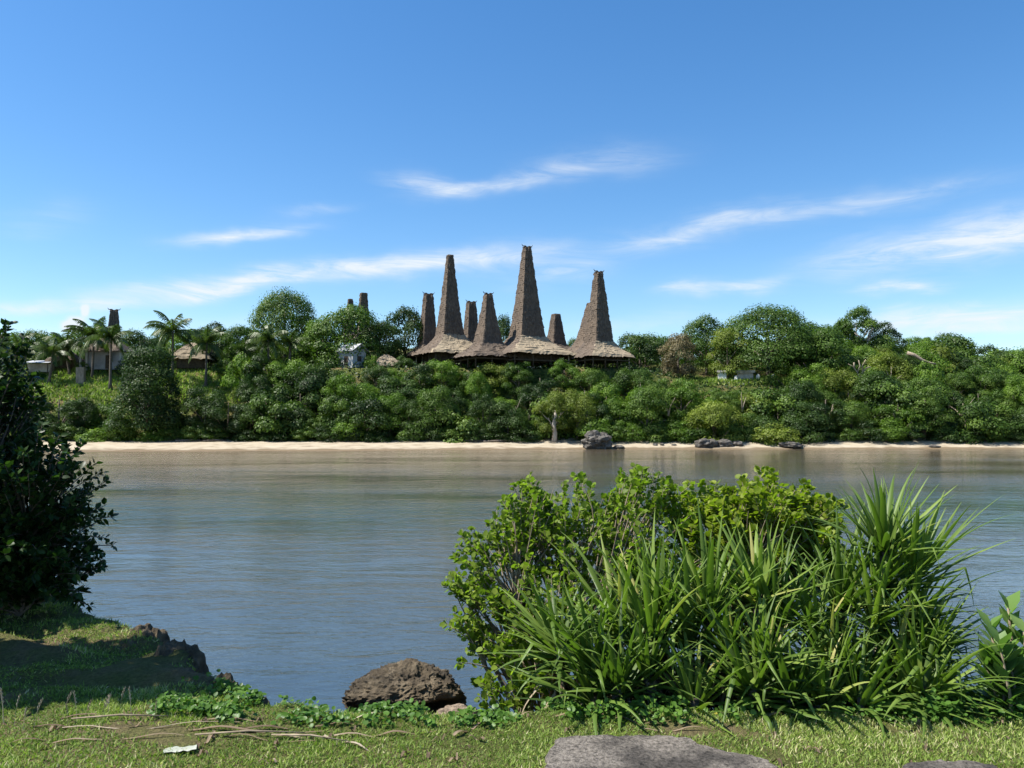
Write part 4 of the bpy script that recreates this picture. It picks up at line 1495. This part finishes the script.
# overhanging dark tree on the shaded bank
r = twig_shrub('overhanging_tree', 'dark leafy tree overhanging the shaded bank with sunlit leaves on top', 'tree', (-4.5, 7.1, 1.35),
               [L3(-12, 420, 6.9, 42, .7, 75), L3(35, 480, 6.9, 56, .7, 55), L3(58, 530, 6.9, 52, .6, 50), L3(52, 580, 6.8, 48, .6, 40), L3(10, 560, 6.8, 80, .8, 75), L3(-70, 440, 7.0, 100, 1.0, 150), L3(-160, 380, 7.2, 150, 1.1, 190), L3(-60, 570, 6.6, 100, .9, 70), L3(20, 600, 6.7, 80, .5, 28)],
               1150, 34, .062, 'near_dark', 41, LEAFN, .008, .04, .40, stems=16, bark='bark')
b = MB()
b.tube([(-.3, .2, -.3), (-.25, .1, .6), (-.5, .1, 1.4), (-.9, 0, 2.3)], [.14, .12, .10, .06], 9)
b.tube([(-.25, .1, .6), (-.1, 0, 1.0), (.1, 0, 1.35)], [.06, .04, .012], 8)
link('trunk', b.mesh('trunk', [M['bark']], True), r)
# taller crown beyond the frame that throws the dappled shade on the bank
twig_shrub('shade_tree', 'tall leafy tree standing behind the overhanging tree on the shaded bank', 'tree', (-5.2, 5.9, 1.35),
           [((-4.7, 5.35, 3.3), (.8, .55, .45)), ((-4.05, 4.72, 2.95), (.6, .32, .32)), ((-5.4, 4.95, 3.5), (.9, .5, .5)), ((-4.25, 4.75, 4.3), (.75, .34, .4)), ((-4.5, 5.4, 4.4), (.8, .5, .4)), ((-4.0, 5.1, 2.5), (.36, .3, .26))],
           520, 32, .085, 'near_dark', 42, LEAFN, .01, .03, .40, stems=14, bark='bark')

# big-leaved shrub at the edge of the picture
def broad_shrub(label, base, stems, seed):
    rs = np.random.default_rng(seed)
    base = Vector(base)
    r = root('broadleaf_shrub', label, 'shrub', base)
    b = MB()
    P, Yx, Nn, S = [], [], [], []
    for (px, py, Y) in stems:
        c = at(px, py, Y) - base
        st = Vector((c.x * .4, c.y * .4, -.05))
        m = st.lerp(c, .5) + Vector((.02, 0, -.03))
        pts = [st, st.lerp(m, .5), m, m.lerp(c, .5), c]
        b.tube(pts, [.012, .011, .010, .008, .006], 6)
        for k in range(22):
            t = .25 + .75 * k / 21
            p = st.lerp(c, t)
            a = (k % 4) * PI / 2 + (PI / 4 if k % 2 else 0) + rs.normal() * .25
            e = .35 + .75 * t + rs.normal() * .12
            d = np.array([math.cos(a) * math.cos(e), math.sin(a) * math.cos(e), math.sin(e)])
            P.append(p)
            Yx.append(d)
            Nn.append(np.array([-math.cos(a) * math.sin(e), -math.sin(a) * math.sin(e), math.cos(e)]))
            S.append(.155 * (.7 + .4 * rs.random()) * (1 - .3 * abs(t - .7)))
    P, Yx, Nn = np.array(P), np.array(Yx), unit(np.array(Nn))
    X = unit(np.cross(Yx, Nn))
    S = np.array(S)
    S = np.stack([S * 1.15, S, S], 1)
    link('stem', b.mesh('stem', [M['twig']], True), r)
    link('foliage', inst('big_leaves', *LEAFN, P, X, Yx, np.cross(X, Yx), S, np.clip(.5 + .22 * rs.normal(size=len(P)), 0, 1)), r, M['big_leaf'])
    return r


broad_shrub('pale green shrub with large stacked oval leaves beside the shaded pandanus', (2.78, 4.48, 1.36),
            [(990, 628, 4.5), (1008, 608, 4.6), (1024, 632, 4.5), (1042, 610, 4.6), (1010, 660, 4.45), (1052, 645, 4.5), (984, 662, 4.5), (1000, 645, 4.4)], 51)


# creeping vine on the bank edge
def creeper(label, spots, n, seed, size=.028):
    global rng
    rng = np.random.default_rng(seed)
    pts = []
    while len(pts) < n:
        (x0, x1, y0, y1, hh) = spots[rng.integers(len(spots))]
        x, y = rng.uniform(x0, x1), rng.uniform(y0, y1)
        if fbm(x * 3.2, y * 3.2, seed) + .25 < rng.random() * .7:
            continue
        pts.append((x, y, gz(x, y) + .015 + hh * rng.random() ** 1.2 * (.5 + .5 * max(0, fbm(x * 4, y * 4, 3) + .5))))
    P = np.array(pts)
    n = len(P)
    nrm = unit(np.array([-.1, -.35, .9]) + rng.normal(size=(n, 3)) * .45)
    X, Y_ = frame_from_normal(nrm)
    o = link('creeping_vine', inst('creeping_vine', *ROUND, P, X, Y_, nrm, size * (.6 + .7 * rng.random(n)), np.clip(.5 + .2 * rng.normal(size=n), 0, .95)), None, M['vine'])
    tag(o, label, 'creeper', kind='stuff')


creeper('round-leaved creeper along the bank edge below the coral rock', [(-1.75, -.9, 4.3, 4.8, .06), (-1.0, .1, 4.3, 4.62, .05), (-.3, .45, 4.4, 4.75, .06), (-2.0, -1.4, 4.4, 5.0, .06)], 2300, 61)
creeper('low leafy creeper under the pandanus plants', [(.3, 1.2, 4.3, 4.75, .09), (1.2, 2.2, 4.4, 4.8, .08)], 1300, 63, .028)
creeper('bright green creeper patch below the large-leaved shrub', [(2.25, 3.5, 4.35, 4.85, .13), (2.0, 2.6, 4.45, 4.8, .08)], 2600, 62, .030)


# ------------------------------------------------------------------ grass
def grass(name, label, n, xr, yr, hmin, hmax, seed, okf=None, mat='grass', width=.006):
    global rng
    rng = np.random.default_rng(seed)
    pts = []
    while len(pts) < n:
        x, y = rng.uniform(*xr), rng.uniform(*yr)
        if y > edge_y(x) + .05:
            continue
        if okf and not okf(x, y):
            continue
        pts.append((x, y, gz(x, y) - .004))
    P = np.array(pts)
    n = len(P)
    yaw = rng.random(n) * 6.28
    Zax = np.stack([np.cos(yaw), np.sin(yaw), np.zeros(n)], 1)
    Yax = unit(np.array([0, 0, 1.0]) + rng.normal(size=(n, 3)) * .45 * np.array([1, 1, .3]))
    X = unit(np.cross(Yax, Zax))
    pat = np.array([fbm(p[0] * 1.3, p[1] * 1.3, 4) for p in P])
    S = np.stack([width * (.6 + .7 * rng.random(n)), (hmin + (hmax - hmin) * rng.random(n) ** 1.6) * (1 + .5 * pat), .04 * np.ones(n)], 1)
    o = link(name, inst(name, *BLADE, P, X, Yax, Zax, S, np.clip(.46 + .45 * pat + .2 * rng.normal(size=n) + .4 * (rng.random(n) < .12), 0, 1)), None, M[mat])
    return tag(o, label, 'grass', kind='stuff')




def in_poly(x, y, P):
    c = False
    for i in range(len(P)):
        (x0, y0), (x1, y1) = P[i], P[i - 1]
        if (y0 > y) != (y1 > y) and x < (x1 - x0) * (y - y0) / (y1 - y0) + x0:
            c = not c
    return c


PB, PS = [on_ground(a, b_, 1.43) for a, b_ in BIG], [on_ground(a, b_, 1.43) for a, b_ in SMALL]
in_slab = lambda x, y: y < 4.2 and (in_poly(x, y, PB) or in_poly(x, y, PS))
lawn_ok = lambda x, y: abs(x) < y * .68 + .2 and not in_slab(x, y) and fbm(x * 1.8, y * 1.8, 8) > -.55 + .3 * rng.random()
grass('short_grass', 'short sunlit yellow-green turf along the near bank', 85000, (-3.4, 3.6), (3.2, 4.95), .014, .036, 71, lawn_ok)
grass('shaded_grass', 'patchy turf on the shaded bank below the dark tree', 17000, (-5.6, -1.2), (4.3, 8.2), .012, .038, 72, lambda x, y: x > -y * .72 and fbm(x * 1.5, y * 1.5, 8) > -.25 + .4 * rng.random(), width=.007)
# thin dry grass stalks at the shadow line
rs = random.Random(9)
for i in range(16):
    x, y = rs.uniform(-2.75, -1.75), rs.uniform(4.25, 4.55)
    h = rs.uniform(.10, .19)
    b = MB()
    dx = rs.uniform(-.03, .05)
    b.tube([(0, 0, -.01), (dx * .3, 0, h * .5), (dx, 0, h)], [.0011, .001, .0007], 4)
    for k in range(7):
        t = .62 + .06 * k
        b.add([(dx * t * t, 0, h * t), (dx * t * t + .006 * (-1) ** k, .002, h * t + .008), (dx * t * t, 0, h * t + .018)], [(0, 1, 2)])
    me = b.mesh('grass_stalk', [M['dry_litter']])
    a = me.attributes.new('tint', 'FLOAT', 'POINT')
    a.data.foreach_set('value', [.8] * len(me.vertices))
    tag(link('grass_stalk', me, loc=(x, y, gz(x, y))), 'thin dry seed stalk of grass at the edge of the tree shadow', 'grass stalk', 'dry grass stalks')


# ------------------------------------------------------------------ litter on the grass
def dead_strap(label, x, y, ang, L, W, tint, group, lift=.012, bend=.3, name='dead_leaf', cat='dead leaf'):
    segs = 12
    V = []
    for s in range(segs + 1):
        t = s / segs - .5
        a = ang + bend * t
        cx, cy = math.cos(ang) * L * t - math.sin(ang) * bend * L * t * t * .5, math.sin(ang) * L * t + math.cos(ang) * bend * L * t * t * .5
        w = W * (1 - max(0, t + .1) ** 1.5 * 1.7) * .5
        w = max(w, .002)
        z = gz(x + cx, y + cy) - gz(x, y) + lift + .012 * math.sin(t * 9 + x * 7) + .004
        nx, ny = -math.sin(a), math.cos(a)
        V += [(cx - nx * w, cy - ny * w, z + w * .5), (cx, cy, z), (cx + nx * w, cy + ny * w, z + w * .5)]
    q = []
    for s in range(segs):
        a = s * 3
        q += [(a, a + 1, a + 4, a + 3), (a + 1, a + 2, a + 5, a + 4)]
    me = raw_mesh(name, V, np.array(q).ravel(), np.full(len(q), 4), np.clip(tint + rng.normal(size=len(V)) * .06, 0, 1))
    return tag(link(name, me, None, M['dry_litter'], (x, y, gz(x, y))), label, cat, group)


rng = np.random.default_rng(99)
straps = [(150, 729, 210, .03, .85, 'long bleached dead leaf, the palest of the fallen straps'), (255, 733, 170, -.05, .7, 'long tan dead leaf lying straight past the creeper'), (330, 737, 130, .10, .5, 'brown dead leaf across the litter below the coral rock'),
          (350, 745, 90, -.3, .75, 'pale split dead leaf with a bent tip on the grass'), (365, 716, 90, .25, .9, 'pale curled dead leaf at the foot of the coral rock'), (120, 741, 150, .12, .35, 'dull brown dead leaf nearest the white wrapper'),
          (230, 722, 140, .02, .6, 'thin tan dead leaf lying along the creeper'), (60, 728, 120, -.1, .4, 'dark brown dead leaf at the tree-shadow edge'), (30, 743, 90, .2, .3, 'short dark dead leaf on the turf in the shaded corner'),
          (300, 728, 130, .18, .45, 'brown dead leaf crossing two others in the litter heap'), (270, 741, 120, -.12, .55, 'thin dead leaf at the front of the litter heap'), (520, 716, 60, .3, .6, 'tan dead leaf below the round-leaved bush'),
          (575, 716, 70, -.05, .7, 'broad pale dead leaf at the back edge of the concrete slab'), (680, 730, 90, .06, .9, 'bleached dead leaf just behind the concrete slab'), (640, 722, 60, -.2, .45, 'brown dead leaf under the low pandanus'),
          (790, 714, 60, .15, .6, 'tan dead leaf below the dense pandanus'), (470, 728, 60, .5, .8, 'small pale dead leaf on the turf below the small pale rock'), (200, 712, 110, -.04, .5, 'dead leaf half buried in the creeper at the bank edge'),
          (400, 733, 90, .1, .4, 'thin brown dead leaf trailing off the litter heap'), (95, 716, 100, .1, .55, 'tan dead leaf lying along the tree-shadow edge')]
for px, py, wpx, a, tn, lab in straps:
    x, y = on_ground(px, py)
    dead_strap(lab, x, y, a * 1.6 + random.uniform(-.1, .1), wpx * y / F * .8, random.uniform(.010, .022), tn * .8, 'dead strap leaves on the grass', bend=random.uniform(-.3, .3), lift=.003)
for i in range(46):
    px, py = random.choice([(random.uniform(10, 420), random.uniform(714, 764)), (random.uniform(420, 1010), random.uniform(708, 764))])
    x, y = on_ground(px, py)
    if in_slab(x, y) or y > 4.7:
        continue
    side = 'before the tree shadow' if px < 300 else 'below the coral rock' if px < 540 else 'past the concrete slab'
    dead_strap(f'small curled brown leaf on the turf {side}', x, y, random.uniform(0, 3.1), random.uniform(.04, .10), random.uniform(.008, .018), random.uniform(.0, .4), 'small dry leaves on the turf', lift=.008, bend=1.2, name='dry_leaf', cat='dry leaf')
# sticks
for px, py, L, a, lab in [(250, 738, .55, .05, 'thin brown stick across the litter heap'), (310, 741, .42, -.2, 'thin forked stick at the front of the litter heap'), (120, 722, .5, .08, 'thin stick along the tree-shadow edge')]:
    x, y = on_ground(px, py)
    z = gz(x, y)
    limb('stick', lab, 'stick', [(x - math.cos(a) * L / 2, y - math.sin(a) * L / 2, z + .02), (x, y + .01, z + .03), (x + math.cos(a) * L / 2, y + math.sin(a) * L / 2, z + .02)], [.004, .005, .002], 'twig', 'sticks on the grass')
# white wrapper and scrap
for px, py, L, W, lab in [(180, 752, .15, .06, 'crumpled white wrapper lying on the turf'), (915, 697, .06, .045, 'small white scrap at the foot of the shaded pandanus')]:
    x, y = on_ground(px, py)
    b = MB()
    nx, ny = 9, 5
    vs = [((i / (nx - 1) - .5) * L, (j / (ny - 1) - .5) * W + .006 * math.sin(i), .014 + .009 * mnoise.noise(Vector((i * .9, j * .9, px)))) for j in range(ny) for i in range(nx)]
    b.add(vs, [(j * nx + i, j * nx + i + 1, (j + 1) * nx + i + 1, (j + 1) * nx + i) for j in range(ny - 1) for i in range(nx - 1)])
    me = b.mesh('wrapper', [M['litter_white']], True)
    o = tag(link('wrapper', me, loc=(x, y, gz(x, y))), lab, 'wrapper')
    o.rotation_euler = (0, 0, .3)

# ------------------------------------------------------------------ world, sun, camera
SUN = Vector((-.99, -.13, 0)).normalized()
EL = R(56)
sd = Vector((SUN.x * math.cos(EL), SUN.y * math.cos(EL), math.sin(EL)))
w = bpy.data.worlds.new('World')
scene.world = w
w.use_nodes = True
nt = w.node_tree
nt.nodes.clear()
sky = N(nt, 'ShaderNodeTexSky', sky_type='NISHITA', sun_disc=False)
sky.sun_elevation = EL
sky.sun_rotation = math.atan2(sd.x, sd.y)
sky.altitude = 0
sky.air_density = 1.0
sky.dust_density = .35
sky.ozone_density = 2.2
hs = N(nt, 'ShaderNodeHueSaturation')
hs.inputs['Hue'].default_value = .501
hs.inputs['Saturation'].default_value = 1.30
hs.inputs['Value'].default_value = 1.0
nt.links.new(sky.outputs[0], hs.inputs['Color'])
tc = N(nt, 'ShaderNodeTexCoord')
sx = N(nt, 'ShaderNodeSeparateXYZ')
nt.links.new(tc.outputs['Generated'], sx.inputs[0])
az = math_n(nt, 'ARCTAN2', sx.outputs['X'], sx.outputs['Y'])
el = math_n(nt, 'ARCSINE', sx.outputs['Z'])


def azel(px, py):
    d = at(px, py, 1.0) - Vector(CAM)
    d.normalize()
    return math.atan2(d.x, d.y), math.asin(d.z)


streaks = [  # x0,y0 -> x1,y1, half width px, bend, strength
    (388, 178, 470, 192, 9, 0, .62), (430, 193, 560, 172, 8, 0, .60), (530, 172, 665, 156, 15, 0, .36),
    (182, 241, 302, 228, 7, 0, .85), (110, 294, 330, 270, 9, 0, 1.0), (290, 274, 540, 250, 11, 0, 1.0), (172, 298, 245, 285, 9, 0, 1.0), (470, 262, 600, 268, 18, 0, .34),
    (615, 250, 760, 214, 11, 0, .62), (700, 222, 960, 186, 11, 0, .50), (820, 266, 1040, 226, 20, 0, .80), (940, 246, 1100, 214, 22, 0, .8),
    (850, 323, 1070, 307, 11, 0, 1.1), (860, 291, 940, 288, 6, 0, .8), (900, 330, 1060, 326, 7, 0, .7), (660, 292, 722, 288, 8, 0, .8), (722, 287, 782, 282, 7, 0, .85), (-60, 312, 150, 303, 7, 0, .9),
    (0, 226, 90, 212, 14, 0, .16), (280, 214, 350, 206, 6, 0, .22), (560, 330, 720, 318, 12, 0, .25), (-40, 332, 300, 322, 10, 0, .25), (520, 285, 600, 262, 10, 0, .4)]
tot = None
mpn = N(nt, 'ShaderNodeCombineXYZ')
nt.links.new(az, mpn.inputs[0])
nt.links.new(el, mpn.inputs[1])
mm = N(nt, 'ShaderNodeMapping')
mm.inputs['Rotation'].default_value = (0, 0, R(-10))
mm.inputs['Scale'].default_value = (7, 42, 1)
nt.links.new(mpn.outputs[0], mm.inputs[0])
cn = N(nt, 'ShaderNodeTexNoise', Scale=1.0, Detail=10, Roughness=.68, Distortion=1.3)
nt.links.new(mm.outputs[0], cn.inputs['Vector'])
mm2 = N(nt, 'ShaderNodeMapping')
mm2.inputs['Scale'].default_value = (12, 22, 1)
nt.links.new(mpn.outputs[0], mm2.inputs[0])
cn2 = N(nt, 'ShaderNodeTexNoise', Scale=1.0, Detail=3)
nt.links.new(mm2.outputs[0], cn2.inputs['Vector'])
el_w = math_n(nt, 'ADD', el, math_n(nt, 'MULTIPLY', math_n(nt, 'SUBTRACT', cn2.outputs['Fac'], .5), .030))
for x0, y0, x1, y1, hwid, _, st in streaks:
    a0, e0 = azel(x0, y0)
    a1, e1 = azel(x1, y1)
    ca, ce = (a0 + a1) / 2, (e0 + e1) / 2
    th = math.atan2(e1 - e0, a1 - a0)
    Lh = math.hypot(a1 - a0, e1 - e0) * .5
    Wd = hwid * .78 / F
    da = math_n(nt, 'SUBTRACT', az, ca)
    de = math_n(nt, 'SUBTRACT', el_w, ce)
    u = math_n(nt, 'ADD', math_n(nt, 'MULTIPLY', da, math.cos(th) / Lh), math_n(nt, 'MULTIPLY', de, math.sin(th) / Lh))
    v = math_n(nt, 'ADD', math_n(nt, 'MULTIPLY', da, -math.sin(th) / Wd), math_n(nt, 'MULTIPLY', de, math.cos(th) / Wd))
    r2 = math_n(nt, 'ADD', math_n(nt, 'POWER', math_n(nt, 'ABSOLUTE', u), 2.6), math_n(nt, 'POWER', math_n(nt, 'ABSOLUTE', v), 1.8))
    g = math_n(nt, 'MULTIPLY', math_n(nt, 'EXPONENT', math_n(nt, 'MULTIPLY', r2, -1.0)), st * .86)
    tot = g if tot is None else math_n(nt, 'ADD', tot, g)
nr = N(nt, 'ShaderNodeMapRange')
nr.inputs['From Min'].default_value = .30
nr.inputs['From Max'].default_value = .66
nr.inputs['To Min'].default_value = .16
nr.inputs['To Max'].default_value = 1.3
nt.links.new(cn.outputs['Fac'], nr.inputs['Value'])
fac = math_n(nt, 'MULTIPLY', tot, nr.outputs[0])
# one small bright cumulus low over the palms
for cx_, cy_, rx_, ry_ in [(76, 322, 7, 5), (69, 326, 6, 4), (85, 311, 3, 5)]:
    a0, e0 = azel(cx_, cy_)
    u = math_n(nt, 'MULTIPLY', math_n(nt, 'SUBTRACT', az, a0), F / rx_)
    v = math_n(nt, 'MULTIPLY', math_n(nt, 'SUBTRACT', el, e0), F / ry_)
    r2 = math_n(nt, 'ADD', math_n(nt, 'POWER', math_n(nt, 'ABSOLUTE', u), 3.0), math_n(nt, 'POWER', math_n(nt, 'ABSOLUTE', v), 3.0))
    fac = math_n(nt, 'ADD', fac, math_n(nt, 'MULTIPLY', math_n(nt, 'EXPONENT', math_n(nt, 'MULTIPLY', r2, -1.0)), 1.1))
fac = math_n(nt, 'MINIMUM', fac, .92)
mix = N(nt, 'ShaderNodeMix', data_type='RGBA')
nt.links.new(fac, mix.inputs[0])
nt.links.new(hs.outputs[0], mix.inputs[6])
SKY = .092
mix.inputs[7].default_value = (.43 / SKY, .46 / SKY, .49 / SKY, 1)
bg = N(nt, 'ShaderNodeBackground', Strength=SKY)
nt.links.new(mix.outputs[2], bg.inputs[0])
wo = N(nt, 'ShaderNodeOutputWorld')
nt.links.new(bg.outputs[0], wo.inputs[0])

sl = bpy.data.lights.new('sun', 'SUN')
sl.energy = 4.8
sl.angle = R(.5)
sl.color = (1.0, .955, .88)
so = bpy.data.objects.new('sun', sl)
COL.objects.link(so)
so.rotation_euler = sd.to_track_quat('Z', 'Y').to_euler()

cd = bpy.data.cameras.new('camera')
cd.sensor_width = 36
cd.lens = 36 * F / 1024
cd.clip_end = 5000
cd.clip_start = .05
co = bpy.data.objects.new('camera', cd)
COL.objects.link(co)
co.location = CAM
co.rotation_euler = (math.pi / 2 + PITCH, 0, 0)
scene.camera = co

scene.view_settings.view_transform = 'Standard'
scene.view_settings.look = 'None'
scene.view_settings.gamma = 1
scene.view_settings.exposure = 1.05
scene.view_settings.use_curve_mapping = False
scene.render.engine = 'CYCLES'
cy = scene.cycles
cy.use_denoising = True
cy.max_bounces = 6
cy.transparent_max_bounces = 4
cy.diffuse_bounces = 3
cy.glossy_bounces = 3
cy.transmission_bounces = 3
cy.caustics_reflective = False
cy.caustics_refractive = False
cy.use_adaptive_sampling = True
cy.adaptive_threshold = .02
